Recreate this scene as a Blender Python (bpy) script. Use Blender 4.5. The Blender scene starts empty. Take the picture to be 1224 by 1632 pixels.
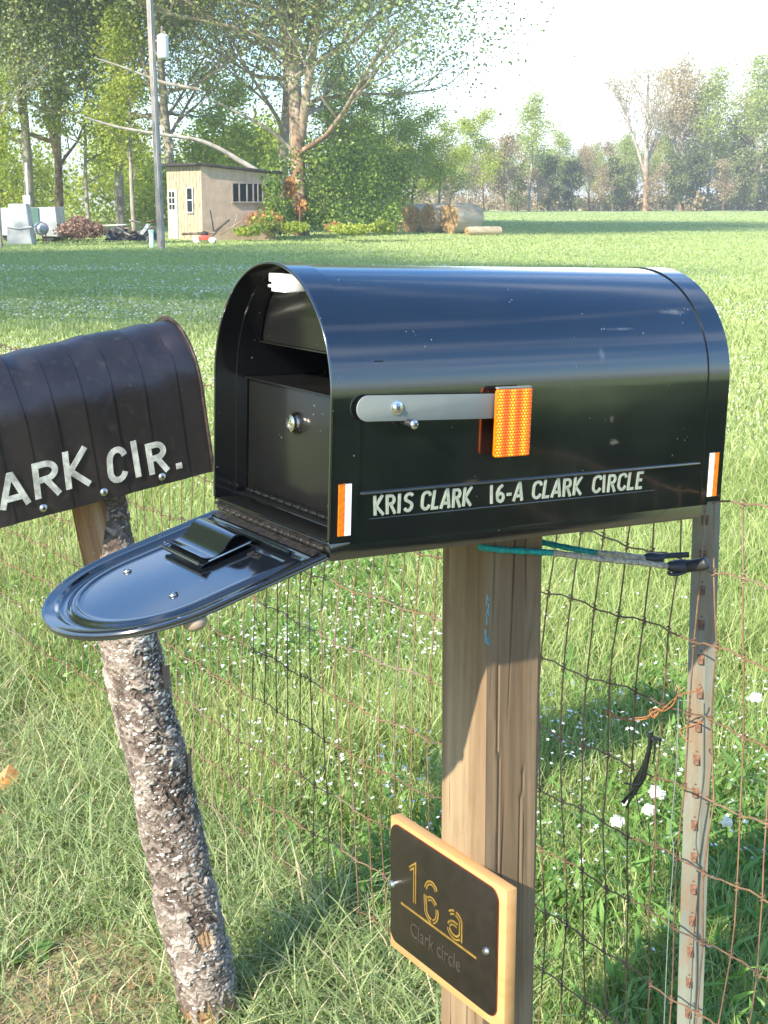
import bpy, bmesh, math, random
import numpy as np
from mathutils import Vector, Matrix
R = math.radians
S = bpy.context.scene
COL = S.collection
rng = np.random.default_rng(7)
random.seed(7)

# ------------------------------------------------------------------ camera
cd = bpy.data.cameras.new('camera'); cam = bpy.data.objects.new('camera', cd); COL.objects.link(cam)
cam.location = (0, 0, 1.45); cam.rotation_euler = (R(90 - 12.3), 0, 0)
cd.sensor_fit = 'VERTICAL'; cd.sensor_height = 36.0; cd.lens = 2261 / 1632 * 36
cd.clip_start = 0.05; cd.clip_end = 3000
S.camera = cam
CZ = 1.45; PF = 2261.0; PIT = R(12.3)
def ray(px, py):
    f = np.array([0, math.cos(PIT), -math.sin(PIT)]); u = np.array([0, math.sin(PIT), math.cos(PIT)])
    return f + np.array([1., 0, 0]) * (px - 612) / PF - u * (py - 816) / PF
def at(px, py, Y):
    d = ray(px, py); return Vector(np.array([0, 0, CZ]) + d * (Y / d[1]))

# ------------------------------------------------------------------ sun and sky
SUN_AZ, SUN_EL = R(40), R(32)             # light travels towards +Y turned 40 degrees to +X
to_sun = Vector((-math.sin(SUN_AZ) * math.cos(SUN_EL), -math.cos(SUN_AZ) * math.cos(SUN_EL), math.sin(SUN_EL)))
sl = bpy.data.lights.new('sun', 'SUN'); sl.energy = 4.3; sl.angle = R(0.55); sl.color = (1.0, 0.90, 0.74)
sun = bpy.data.objects.new('sun', sl); COL.objects.link(sun)
sun.rotation_euler = to_sun.to_track_quat('Z', 'Y').to_euler()
W = bpy.data.worlds.new('World'); S.world = W; W.use_nodes = True
nt = W.node_tree; nt.nodes.clear()
out = nt.nodes.new('ShaderNodeOutputWorld'); bg = nt.nodes.new('ShaderNodeBackground')
sky = nt.nodes.new('ShaderNodeTexSky'); sky.sky_type = 'NISHITA'; sky.sun_disc = False
sky.sun_elevation = SUN_EL; sky.sun_rotation = R(180) + SUN_AZ
sky.air_density = 1.0; sky.dust_density = 0.3; sky.ozone_density = 3.5
tc = nt.nodes.new('ShaderNodeTexCoord'); mp = nt.nodes.new('ShaderNodeMapping'); mp.inputs['Scale'].default_value = (.8, .8, 4.5)
mp.inputs['Location'].default_value = (3.1, 1.4, 0.3)
nz = nt.nodes.new('ShaderNodeTexNoise'); nz.inputs['Scale'].default_value = 2.3; nz.inputs['Detail'].default_value = 7; nz.inputs['Roughness'].default_value = 0.55
cr = nt.nodes.new('ShaderNodeValToRGB'); cr.color_ramp.elements[0].position = 0.50; cr.color_ramp.elements[1].position = 0.68
cr.color_ramp.elements[1].color = (0.30, 0.30, 0.30, 1)
# a wide bank of bright cloud in the part of the sky the camera looks at (right of the big trees)
dt = nt.nodes.new('ShaderNodeVectorMath'); dt.operation = 'DOT_PRODUCT'
bd = Vector((0.36, 1.0, 0.10)).normalized(); dt.inputs[1].default_value = bd
mr = nt.nodes.new('ShaderNodeMapRange'); mr.inputs['From Min'].default_value = 0.93; mr.inputs['From Max'].default_value = 0.985
mr.interpolation_type = 'SMOOTHSTEP'
mxm = nt.nodes.new('ShaderNodeMath'); mxm.operation = 'MAXIMUM'
mix = nt.nodes.new('ShaderNodeMixRGB'); mix.inputs[2].default_value = (8.2, 8.5, 8.8, 1)
L_ = nt.links.new
L_(tc.outputs['Generated'], mp.inputs[0]); L_(mp.outputs[0], nz.inputs['Vector']); L_(nz.outputs[0], cr.inputs[0])
L_(tc.outputs['Generated'], dt.inputs[0]); L_(dt.outputs['Value'], mr.inputs['Value'])
L_(cr.outputs[0], mxm.inputs[0]); L_(mr.outputs[0], mxm.inputs[1]); L_(mxm.outputs[0], mix.inputs[0])
hs = nt.nodes.new('ShaderNodeHueSaturation'); hs.inputs['Saturation'].default_value = 1.25; L_(sky.outputs[0], hs.inputs['Color']); L_(hs.outputs[0], mix.inputs[1]); L_(mix.outputs[0], bg.inputs[0]); L_(bg.outputs[0], out.inputs[0])
bg.inputs[1].default_value = 0.15
S.view_settings.view_transform = 'Standard'; S.view_settings.look = 'None'
S.view_settings.exposure = 1.48; S.view_settings.gamma = 1.0
S.render.engine = 'CYCLES'

# ------------------------------------------------------------------ helpers
def tag(o, label=None, cat=None, group=None, kind=None):
    if label: o['label'] = label
    if cat: o['category'] = cat
    if group: o['group'] = group
    if kind: o['kind'] = kind
    return o
def empty(name, loc=(0, 0, 0), mat=None):
    o = bpy.data.objects.new(name, None); COL.objects.link(o); o.empty_display_size = 0.05
    if mat is not None: o.matrix_world = mat
    else: o.location = loc
    return o
def link(name, me, mat, parent=None, smooth=False):
    o = bpy.data.objects.new(name, me); COL.objects.link(o)
    if mat is not None:
        for m in (mat if isinstance(mat, (list, tuple)) else [mat]): me.materials.append(m)
    if smooth: me.polygons.foreach_set('use_smooth', [True] * len(me.polygons))
    if parent is not None: o.parent = parent
    return o
def npmesh(name, V, Q, attr=None):
    """V (n,3), Q (m,k) with k = 3 or 4; attr: dict name -> per-vertex float"""
    V = np.asarray(V, np.float32); Q = np.asarray(Q, np.int32); k = Q.shape[1]
    me = bpy.data.meshes.new(name)
    me.vertices.add(len(V)); me.vertices.foreach_set('co', V.ravel())
    me.loops.add(Q.size); me.loops.foreach_set('vertex_index', Q.ravel())
    me.polygons.add(len(Q)); me.polygons.foreach_set('loop_start', np.arange(0, Q.size, k, dtype=np.int32))
    me.update(calc_edges=True)
    if attr:
        for n, v in attr.items():
            a = me.attributes.new(n, 'FLOAT', 'POINT'); a.data.foreach_set('value', np.asarray(v, np.float32).ravel())
    return me
class MB:
    def __init__(s): s.v = []; s.f = []; s.m = []
    def add(s, V, F, mi=0):
        n = len(s.v); s.v += [tuple(x) for x in V]; s.f += [tuple(i + n for i in f) for f in F]; s.m += [mi] * len(F); return s
    def box(s, c, d, rot=None, mi=0):
        V = []
        for z in (-.5, .5):
            for x, y in ((-.5, -.5), (.5, -.5), (.5, .5), (-.5, .5)):
                p = Vector((x * d[0], y * d[1], z * d[2]))
                if rot is not None: p = rot @ p
                V.append(p + Vector(c))
        return s.add(V, [(3, 2, 1, 0), (4, 5, 6, 7), (0, 1, 5, 4), (1, 2, 6, 5), (2, 3, 7, 6), (3, 0, 4, 7)], mi)
    def tube(s, P, r, n=8, caps=True, mi=0):
        P = [Vector(p) for p in P]; rr = r if isinstance(r, (list, tuple, np.ndarray)) else [r] * len(P)
        V = []; F = []; ref = None
        for i, p in enumerate(P):
            d = (P[min(i + 1, len(P) - 1)] - P[max(i - 1, 0)])
            d = d.normalized() if d.length > 1e-9 else Vector((0, 0, 1))
            if ref is None: ref = d.orthogonal().normalized()
            ref = (ref - d * ref.dot(d)); ref = ref.normalized() if ref.length > 1e-6 else d.orthogonal().normalized()
            b = d.cross(ref)
            for k in range(n):
                a = 2 * math.pi * k / n; V.append(p + (ref * math.cos(a) + b * math.sin(a)) * rr[i])
        for i in range(len(P) - 1):
            for k in range(n):
                k2 = (k + 1) % n; F.append((i * n + k, i * n + k2, (i + 1) * n + k2, (i + 1) * n + k))
        if caps:
            F.append(tuple(range(n))[::-1]); F.append(tuple((len(P) - 1) * n + k for k in range(n)))
        return s.add(V, F, mi)
    def lathe(s, c, axis, prof, n=20, mi=0):
        """prof: (radius, height along axis)"""
        a = Vector(axis).normalized(); u = a.orthogonal().normalized(); b = a.cross(u); c = Vector(c); V = []; F = []
        for r, h in prof:
            for k in range(n):
                t = 2 * math.pi * k / n; V.append(c + a * h + (u * math.cos(t) + b * math.sin(t)) * r)
        for i in range(len(prof) - 1):
            for k in range(n):
                k2 = (k + 1) % n; F.append((i * n + k, i * n + k2, (i + 1) * n + k2, (i + 1) * n + k))
        F.append(tuple(range(n))[::-1]); F.append(tuple((len(prof) - 1) * n + k for k in range(n)))
        return s.add(V, F, mi)
    def prism(s, pts, f, d0, d1, mi=0):
        """closed 2D outline pts mapped by f(u, v, depth)"""
        n = len(pts); V = [f(u, v, d0) for u, v in pts] + [f(u, v, d1) for u, v in pts]
        F = [tuple(range(n))[::-1], tuple(range(n, 2 * n))] + [(i, (i + 1) % n, (i + 1) % n + n, i + n) for i in range(n)]
        return s.add(V, F, mi)
    def build(s, name, mat, parent=None, smooth=False, bevel=0, seg=2, angle=35):
        me = bpy.data.meshes.new(name); me.from_pydata(s.v, [], s.f); me.update()
        bm = bmesh.new(); bm.from_mesh(me)
        if bevel:
            bmesh.ops.remove_doubles(bm, verts=bm.verts, dist=1e-6)
            bmesh.ops.recalc_face_normals(bm, faces=bm.faces)
            es = [e for e in bm.edges if len(e.link_faces) == 2 and e.calc_face_angle(0) > R(30)]
            bmesh.ops.bevel(bm, geom=es, offset=bevel, segments=seg, affect='EDGES', profile=.5, clamp_overlap=True)
        else: bmesh.ops.recalc_face_normals(bm, faces=bm.faces)
        bm.to_mesh(me); bm.free()
        if not bevel and len(set(s.m)) > 1: me.polygons.foreach_set('material_index', s.m)
        o = link(name, me, mat, parent)
        if smooth or bevel:
            me.polygons.foreach_set('use_smooth', [True] * len(me.polygons))
            me.set_sharp_from_angle(angle=R(angle))
        return o
def strokes(mb, polys, f, th, d0, d1):
    """thick mitred strokes; polys list of point lists in 2D, f maps (u, v, depth)"""
    for pl in polys:
        P = [Vector((a, b)) for a, b in pl]; closed = (P[0] - P[-1]).length < 1e-9 and len(P) > 3
        if closed: P = P[:-1]
        n = len(P); Lf = []; Rt = []
        for i in range(n):
            a = P[i - 1] if (i > 0 or closed) else None; b = P[(i + 1) % n] if (i < n - 1 or closed) else None
            d1_ = (P[i] - a).normalized() if a is not None else None; d2_ = (b - P[i]).normalized() if b is not None else None
            if d1_ is None: d1_ = d2_
            if d2_ is None: d2_ = d1_
            n1 = Vector((-d1_.y, d1_.x)); n2 = Vector((-d2_.y, d2_.x)); m = (n1 + n2)
            m = m / max(m.length, 1e-6); k = 1 / max(m.dot(n1), .45)
            Lf.append(P[i] + m * k * th / 2); Rt.append(P[i] - m * k * th / 2)
        V = [f(p.x, p.y, d1) for p in Lf] + [f(p.x, p.y, d1) for p in Rt] + [f(p.x, p.y, d0) for p in Lf] + [f(p.x, p.y, d0) for p in Rt]
        F = []; rngN = range(n if closed else n - 1)
        for i in rngN:
            j = (i + 1) % n
            F += [(i, j, n + j, n + i), (i, 2 * n + i, 2 * n + j, j), (n + i, n + j, 3 * n + j, 3 * n + i)]
        if not closed: F += [(0, n, 3 * n, 2 * n), (n - 1, 3 * n - 1, 4 * n - 1, 2 * n - 1)]
        mb.add(V, F)
def arc(cx, cy, rx, ry, a0, a1, n=9):
    return [(cx + rx * math.cos(R(a0 + (a1 - a0) * i / (n - 1))), cy + ry * math.sin(R(a0 + (a1 - a0) * i / (n - 1)))) for i in range(n)]
# capital letters in a box 0.5 wide and 1 high (stroke centre lines)
GL = {
 'K': [[(.09, .0), (.09, 1)], [(.42, 1), (.14, .46), (.44, .0)]],
 'R': [[(.09, .0), (.09, .92), (.26, .92)] + arc(.24, .71, .15, .21, 70, -70) + [(.12, .49)], [(.24, .48), (.42, 0)]],
 'I': [[(.09, 0), (.09, 1)]],
 'S': [arc(.24, .72, .155, .21, 25, 215) + arc(.24, .28, .16, .215, 50, -155)],
 'C': [arc(.27, .66, .18, .27, 15, 180) + arc(.27, .33, .18, .26, 180, 345)],
 'L': [[(.09, 1), (.09, .07), (.36, .07)]],
 'A': [[(.05, 0), (.235, .95), (.265, .95), (.45, 0)], [(.14, .27), (.36, .27)]],
 'E': [[(.36, .07), (.09, .07), (.09, .93), (.36, .93)], [(.09, .51), (.32, .51)]],
 '1': [[(.09, 0), (.09, 1)]],
 '6': [[(.36, .95), (.2, .78), (.1, .5)] + arc(.25, .29, .15, .22, 170, -180)],
 '-': [[(.04, .42), (.26, .42)]],
 '.': [[(.02, .08), (.14, .08)]]}
GW = {'I': .26, '1': .26, '-': .36, '.': .2, 'L': .45, 'E': .46, ' ': .3}

# ------------------------------------------------------------------ materials
def M(name):
    m = bpy.data.materials.new(name); m.use_nodes = True; t = m.node_tree
    return m, t, t.nodes['Principled BSDF']
def nd(t, k, **kw):
    n = t.nodes.new(k)
    for a, b in kw.items():
        if a in n.inputs: n.inputs[a].default_value = b
        else: setattr(n, a, b)
    return n
def ramp(t, src, stops):
    c = nd(t, 'ShaderNodeValToRGB'); e = c.color_ramp.elements
    while len(e) > 1: e.remove(e[-1])
    e[0].position = stops[0][0]; e[0].color = (*stops[0][1], 1) if len(stops[0][1]) == 3 else stops[0][1]
    for p, col in stops[1:]:
        x = e.new(p); x.color = (*col, 1)
    t.links.new(src, c.inputs[0]); return c.outputs[0]
def noise(t, scale, detail=5, rough=.55, vec=None, mscale=None, coord='Object', dist=0):
    n = nd(t, 'ShaderNodeTexNoise'); n.inputs['Scale'].default_value = scale; n.inputs['Detail'].default_value = detail
    n.inputs['Roughness'].default_value = rough; n.inputs['Distortion'].default_value = dist
    if vec is None:
        tcn = nd(t, 'ShaderNodeTexCoord'); vec = tcn.outputs[coord]
    if mscale:
        mp_ = nd(t, 'ShaderNodeMapping'); mp_.inputs['Scale'].default_value = mscale; t.links.new(vec, mp_.inputs[0]); vec = mp_.outputs[0]
    t.links.new(vec, n.inputs['Vector']); return n.outputs[0]
def mixc(t, fac, a, b, mode='MIX'):
    n = nd(t, 'ShaderNodeMixRGB'); n.blend_type = mode
    for i, x in ((0, fac), (1, a), (2, b)):
        if isinstance(x, (int, float)): n.inputs[i].default_value = x
        elif isinstance(x, tuple): n.inputs[i].default_value = (*x, 1)
        else: t.links.new(x, n.inputs[i])
    return n.outputs[0]
def bump(t, b, h, strength=.3, dist=.01):
    n = nd(t, 'ShaderNodeBump'); n.inputs['Strength'].default_value = strength; n.inputs['Distance'].default_value = dist
    t.links.new(h, n.inputs['Height']); t.links.new(n.outputs[0], b.inputs['Normal'])
def simple(name, col, rough=.6, metal=0., var=.12, scale=30, bs=0.15, bd_=.002, spec=.5):
    m, t, b = M(name); n = noise(t, scale)
    lo = tuple(max(c * (1 - var * 1.6), 0) for c in col); hi = tuple(min(c * (1 + var), 1) for c in col)
    t.links.new(ramp(t, n, [(.3, lo), (.7, hi)]), b.inputs['Base Color'])
    b.inputs['Roughness'].default_value = rough; b.inputs['Metallic'].default_value = metal; b.inputs['Specular IOR Level'].default_value = spec
    if bs: bump(t, b, n, bs, bd_)
    return m

def paint(name, col, rough=.16, dust=.5, coat=1.0):
    m, t, b = M(name)
    tcn = nd(t, 'ShaderNodeTexCoord'); v = tcn.outputs['Object']
    big = noise(t, 9, 6, .6, v); spk = nd(t, 'ShaderNodeTexVoronoi', feature='F1'); spk.inputs['Scale'].default_value = 85
    t.links.new(v, spk.inputs['Vector'])
    s1 = ramp(t, spk.outputs['Distance'], [(.0, (1, 1, 1)), (.065, (1, 1, 1)), (.10, (0, 0, 0))])
    gate = ramp(t, noise(t, 23, 2, .5, v), [(.54, (0, 0, 0)), (.66, (1, 1, 1))])
    sp = mixc(t, 1.0, s1, gate, 'MULTIPLY')
    scr = noise(t, 5, 8, .75, v, (0.6, 7, 14)); sc = ramp(t, scr, [(.66, (0, 0, 0)), (.78, (1, 1, 1))])
    dm = ramp(t, big, [(.45, (0, 0, 0)), (.8, (.22, .22, .22))])
    a = mixc(t, dm, col, (.02, .019, .016)); a = mixc(t, sp, a, (.26, .25, .22)); 
    scm = nd(t, 'ShaderNodeMath', operation='MULTIPLY'); t.links.new(sc, scm.inputs[0]); scm.inputs[1].default_value = .18 * dust
    a = mixc(t, scm.outputs[0], a, (.3, .3, .3))
    if coat >= 1 and dust >= .5:
        for (cx, cz, rx, rz, col_, amt) in ((.423, .092, .020, .009, (.26, .23, .18), .4), (.418, .122, .010, .010, (.2, .18, .15), .35), (.20, .058, .03, .006, (.16, .10, .06), .3), (.40, .205, .012, .022, (.30, .30, .32), .16), (.545, .255, .05, .008, (.4, .38, .35), .2), (.44, .235, .06, .004, (.4, .4, .4), .14)):
            mpn = nd(t, 'ShaderNodeMapping'); mpn.inputs['Location'].default_value = (-cx / rx, 0, -cz / rz); mpn.inputs['Scale'].default_value = (1 / rx, .01, 1 / rz); t.links.new(v, mpn.inputs[0])
            lnn = nd(t, 'ShaderNodeVectorMath', operation='LENGTH'); t.links.new(mpn.outputs[0], lnn.inputs[0])
            ad = nd(t, 'ShaderNodeMath', operation='ADD'); t.links.new(lnn.outputs['Value'], ad.inputs[0]); t.links.new(noise(t, 120, 5, .7, v, (.5, 1, 1.5)), ad.inputs[1])
            a = mixc(t, ramp(t, ad.outputs[0], [(.62, (amt,) * 3), (.98, (0, 0, 0))]), a, col_)
    t.links.new(a, b.inputs['Base Color'])
    rr = ramp(t, big, [(.3, (rough,) * 3), (.8, (rough * 1.9,) * 3)]); t.links.new(rr, b.inputs['Roughness'])
    b.inputs['IOR'].default_value = 1.5; b.inputs['Specular IOR Level'].default_value = .35 * min(coat, 1.)
    b.inputs['Coat Weight'].default_value = coat; b.inputs['Coat Roughness'].default_value = rough * .55; b.inputs['Coat IOR'].default_value = 1.9
    wob = noise(t, 3.2, 2, .4, v); bump(t, b, wob, .25, .006)
    return m
m_black = paint('gloss_black_paint', (.004, .005, .006))
m_inner = paint('inner_black_paint', (.006, .006, .006), .3, .8, .3)
m_door = paint('door_black_paint', (.004, .006, .009), .12, .3)

def worn_vinyl():
    m, t, b = M('faded_black_tape'); tcn = nd(t, 'ShaderNodeTexCoord'); v = tcn.outputs['Object']
    a = noise(t, 6, 8, .65, v, (1, 1, .6)); c = ramp(t, a, [(.3, (.007, .006, .007)), (.62, (.018, .014, .016)), (.85, (.055, .045, .042))])
    g = ramp(t, noise(t, 60, 4, .6, v), [(.56, (0, 0, 0)), (.8, (.5, .5, .5))]); c = mixc(t, g, c, (.05, .05, .048))
    sm = ramp(t, noise(t, 11, 5, .7, v, (1, 1, 2)), [(.66, (0, 0, 0)), (.76, (.45, .45, .45))]); c = mixc(t, sm, c, (.14, .12, .11))
    t.links.new(c, b.inputs['Base Color']); b.inputs['Roughness'].default_value = .36; b.inputs['Specular IOR Level'].default_value = .7
    bump(t, b, noise(t, 14, 6, .6, v), .35, .004); return m
m_vinyl = worn_vinyl()
def wood(name, c1, c2, c3, gs=1.0, rough=.8, bstr=.5, axis=(1, 1, .045), crk=1.):
    m, t, b = M(name); tcn = nd(t, 'ShaderNodeTexCoord'); v = tcn.outputs['Object']
    g = noise(t, 26 * gs, 8, .62, v, axis, dist=.3); big = noise(t, 5, 4, .6, v, (1, 1, .35))
    c = ramp(t, g, [(.28, c1), (.5, c2), (.72, c3)])
    c = mixc(t, ramp(t, big, [(.35, (.0, .0, .0)), (.7, (.55, .55, .55))]), c, tuple(x * .62 for x in c2))
    vo = nd(t, 'ShaderNodeTexVoronoi', feature='DISTANCE_TO_EDGE'); vo.inputs['Scale'].default_value = 30 * gs
    mpv = nd(t, 'ShaderNodeMapping'); mpv.inputs['Scale'].default_value = (1, 1, .035); t.links.new(v, mpv.inputs[0]); t.links.new(mpv.outputs[0], vo.inputs['Vector'])
    e1 = ramp(t, vo.outputs['Distance'], [(.0, (crk,) * 3), (.035, (0, 0, 0))]); e2 = ramp(t, noise(t, 12, 3, .6, v, (1, 1, .15)), [(.46, (0, 0, 0)), (.56, (1, 1, 1))])
    cr_ = mixc(t, 1.0, e1, e2, 'MULTIPLY')
    blot = ramp(t, noise(t, 16, 7, .7, v, (1, 1, .3)), [(.52, (0, 0, 0)), (.70, (.55 * crk,) * 3)]); c = mixc(t, blot, c, tuple(x * .62 for x in c2))
    c = mixc(t, cr_, c, tuple(x * .25 for x in c1)); t.links.new(c, b.inputs['Base Color'])
    b.inputs['Roughness'].default_value = rough; b.inputs['Specular IOR Level'].default_value = .25
    h = mixc(t, cr_, g, (0, 0, 0)); bump(t, b, h, bstr, .003); return m
m_post = wood('weathered_post_wood', (.10, .060, .033), (.215, .147, .085), (.33, .245, .15), .8, .9, .8)
m_board = wood('fresh_sawn_wood', (.40, .20, .07), (.50, .28, .11), (.58, .36, .17), .6, .6, .15, axis=(1, .045, 1), crk=0)
m_polewood = wood('grey_pole_wood', (.22, .19, .17), (.36, .32, .29), (.46, .42, .38))
m_plaque = simple('dark_bronze_plate', (.016, .012, .010), .32, .0, .2, 60, .05)
m_gold = simple('polished_gold', (.34, .22, .05), .3, .45, .2, 50, .1)
m_steel = simple('zinc_screw_steel', (.72, .72, .70), .28, 1.0, .15, 200, .1)
m_chrome = simple('lock_chrome', (.62, .58, .52), .2, 1.0, .2, 80, .1)
m_arm = simple('pale_grey_flag_paint', (.19, .215, .20), .6, 0, .06, 20, .03)
m_white = simple('white_reflective_tape', (.85, .85, .87), .35, 0, .04, 50, 0)
m_orange = simple('orange_reflective_tape', (.95, .22, .01), .3, 0, .25, 160, .2)
m_letter = simple('pale_green_foil_letters', (.42, .46, .36), .35, .2, .12, 90, .1)
m_foil = simple('silver_foil_tape', (.62, .64, .58), .3, .3, .3, 60, .5)
m_catch = simple('white_plastic', (.78, .77, .76), .4, 0, .06, 60, 0)
m_rust = simple('rusty_iron', (.24, .11, .055), .85, .2, .5, 90, .4)
m_bung1 = simple('teal_cord', (.0, .30, .30), .6, 0, .35, 220, .6)
m_bung2 = simple('frayed_grey_cord', (.42, .38, .30), .8, 0, .35, 160, .7)
m_rubber = simple('black_rubber', (.03, .032, .036), .45, 0, .3, 90, .2)
m_green_metal = simple('green_plastic', (.40, .62, .55), .5, 0, .1, 30, 0)
m_glassd = simple('dark_window_glass', (.012, .016, .02), .35, 0, .2, 20, 0, spec=.2)
def wire_mat():
    m, t, b = M('rusty_fence_wire'); tcn = nd(t, 'ShaderNodeTexCoord'); v = tcn.outputs['Object']
    a = noise(t, 3.2, 3, .5, v); f = noise(t, 90, 5, .6, v)
    c = ramp(t, a, [(.34, (.055, .046, .042)), (.44, (.13, .08, .055)), (.54, (.25, .145, .085)), (.68, (.30, .26, .215))])
    c = mixc(t, .35, c, ramp(t, f, [(.3, (.06, .035, .025)), (.7, (.38, .22, .12))]))
    t.links.new(c, b.inputs['Base Color']); b.inputs['Roughness'].default_value = .7; b.inputs['Metallic'].default_value = .3; return m
m_wire = wire_mat()
def tpost_mat():
    m, t, b = M('old_green_post_paint'); tcn = nd(t, 'ShaderNodeTexCoord'); v = tcn.outputs['Object']
    a = noise(t, 18, 8, .7, v, (1, 1, .25)); e = noise(t, 5, 3, .5, v, (1, 1, .6))
    c = ramp(t, e, [(.35, (.13, .165, .15)), (.65, (.22, .22, .165))])
    r_ = ramp(t, a, [(.45, (0, 0, 0)), (.62, (.85, .85, .85))]); c = mixc(t, r_, c, (.20, .115, .055))
    t.links.new(c, b.inputs['Base Color']); b.inputs['Roughness'].default_value = .55; bump(t, b, a, .3, .002); return m
m_tpost = tpost_mat()

def leafmat(name, cols, transl=.45, rough=.6):
    m = bpy.data.materials.new(name); m.use_nodes = True; t = m.node_tree; t.nodes.clear()
    o = nd(t, 'ShaderNodeOutputMaterial'); at_ = nd(t, 'ShaderNodeAttribute', attribute_name='v')
    n = len(cols); c = ramp(t, at_.outputs['Fac'], [(i / (n - 1), cols[i]) for i in range(n)])
    d = nd(t, 'ShaderNodeBsdfPrincipled'); d.inputs['Roughness'].default_value = rough; d.inputs['Specular IOR Level'].default_value = .3
    tr = nd(t, 'ShaderNodeBsdfTranslucent'); mx = nd(t, 'ShaderNodeMixShader'); mx.inputs[0].default_value = transl
    t.links.new(c, d.inputs['Base Color'])
    tc2 = mixc(t, 1.0, c, (1.25, 1.15, .55), 'MULTIPLY'); t.links.new(tc2, tr.inputs['Color'])
    t.links.new(d.outputs[0], mx.inputs[1]); t.links.new(tr.outputs[0], mx.inputs[2]); t.links.new(mx.outputs[0], o.inputs[0]); return m
m_grass = leafmat('grass_blades', [(.16, .23, .08), (.27, .36, .13), (.37, .47, .18), (.48, .56, .24), (.62, .57, .36)], .45, .5)
m_fgrass = leafmat('pasture_grass_blades', [(.22, .31, .11), (.30, .39, .15), (.37, .455, .19), (.44, .51, .23), (.52, .53, .29)], .42, .6)
m_lawn = leafmat('verge_grass_blades', [(.15, .21, .09), (.24, .33, .14), (.33, .43, .20), (.45, .51, .27), (.68, .59, .42)], .4, .5)
m_straw = leafmat('dry_straw', [(.32, .22, .12), (.50, .38, .22), (.62, .52, .34)], .25, .7)
m_petal = leafmat('flower_petals', [(.86, .86, .88), (.9, .9, .9), (.92, .92, .92)], .3, .6)
m_weed = leafmat('broad_weed_leaves', [(.10, .21, .05), (.18, .33, .08), (.27, .44, .12)], .4, .4)
m_leafA = leafmat('sycamore_leaves', [(.16, .22, .09), (.28, .35, .15), (.40, .47, .22), (.54, .60, .35)], .5)
m_leafB = leafmat('mid_green_leaves', [(.13, .18, .04), (.26, .33, .06), (.40, .48, .09), (.54, .60, .14)], .5)
m_leafY = leafmat('yellow_green_leaves', [(.16, .22, .03), (.32, .40, .05), (.48, .55, .08), (.60, .62, .14)], .55)
m_leafP = leafmat('pale_spring_leaves', [(.26, .33, .09), (.38, .47, .14), (.52, .60, .22)], .5)
m_leafT = leafmat('tan_spring_buds', [(.34, .27, .17), (.48, .40, .26), (.60, .54, .38)], .4)
m_leafD = leafmat('dark_cedar_foliage', [(.10, .12, .045), (.19, .22, .08), (.31, .34, .13)], .25)
m_leafI = leafmat('ivy_leaves', [(.04, .09, .02), (.11, .20, .04), (.24, .35, .065), (.42, .52, .12)], .45)
m_leafO = leafmat('orange_brown_leaves', [(.28, .12, .05), (.50, .26, .10), (.62, .40, .16)], .4)
m_brush = leafmat('brown_brush', [(.20, .15, .09), (.36, .29, .18), (.54, .46, .30)], .3)
m_redbrush = leafmat('reddish_brush', [(.14, .08, .06), (.30, .18, .14), (.46, .33, .26)], .2)
def barkmat(name, c1, c2, c3, sc=3.0, mz=.3):
    m, t, b = M(name); tcn = nd(t, 'ShaderNodeTexCoord'); v = tcn.outputs['Object']
    a = noise(t, sc, 6, .65, v, (1, 1, mz)); t.links.new(ramp(t, a, [(.32, c1), (.5, c2), (.68, c3)]), b.inputs['Base Color'])
    b.inputs['Roughness'].default_value = .9; b.inputs['Specular IOR Level'].default_value = .2; bump(t, b, a, .6, .05); return m
m_barkW = barkmat('white_mottled_bark', (.16, .12, .09), (.36, .31, .25), (.58, .53, .45), 2.2, .5)
_t = m_barkW.node_tree; _b = _t.nodes['Principled BSDF']; _l = _b.inputs['Base Color'].links[0].from_socket
_tc = nd(_t, 'ShaderNodeTexCoord'); _sx = nd(_t, 'ShaderNodeSeparateXYZ'); _t.links.new(_tc.outputs['Object'], _sx.inputs[0])
_h = ramp(_t, _sx.outputs['Z'], [(.0, (0, 0, 0)), (1., (1, 1, 1))]); _mr = nd(_t, 'ShaderNodeMapRange'); _mr.inputs['From Min'].default_value = 3.5; _mr.inputs['From Max'].default_value = 6.5; _t.links.new(_sx.outputs['Z'], _mr.inputs['Value'])
_t.links.new(mixc(_t, _mr.outputs[0], ramp(_t, noise(_t, 2.5, 6, .7), [(.35, (.13, .07, .04)), (.5, (.26, .16, .10)), (.68, (.48, .40, .32))]), _l), _b.inputs['Base Color'])
m_barkL = barkmat('pale_branch_bark', (.24, .21, .17), (.44, .40, .34), (.62, .58, .52), 2.2, .5)
m_barkB = barkmat('brown_bark', (.09, .06, .04), (.20, .14, .10), (.34, .26, .20))
m_barkG = barkmat('grey_bark', (.16, .14, .12), (.30, .27, .23), (.44, .40, .35))

# ------------------------------------------------------------------ ground
def sn(x, y, f, seed=0):
    r = np.random.default_rng(seed); o = 0; tot = 0
    for k in range(5):
        a = r.uniform(0, 2 * np.pi); p = r.uniform(0, 6.28, 2); ff = f * (1.0 + .55 * k); w = 1 / (1 + .5 * k)
        o = o + w * np.sin((x * np.cos(a) + y * np.sin(a)) * ff + p[0] + 1.3 * np.sin((y * np.cos(a) - x * np.sin(a)) * ff * .7 + p[1])); tot += w
    return o / tot
def gz(x, y):
    x = np.asarray(x, float); y = np.asarray(y, float); d = np.sqrt(x * x + y * y)
    s = np.clip((d - 30) / 140, 0, 1); s = s * s * (3 - 2 * s)
    und = .035 * sn(x, y, .35, 3) * np.clip(d / 6 - .5, 0, 1) + .010 * sn(x, y, 2.3, 4)
    return -.12 + .60 * s + und + .12 * sn(x, y, .05, 9) * np.clip((d - 20) / 60, 0, 1) * .5
def gzf(x, y): return float(gz(x, y))
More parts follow.
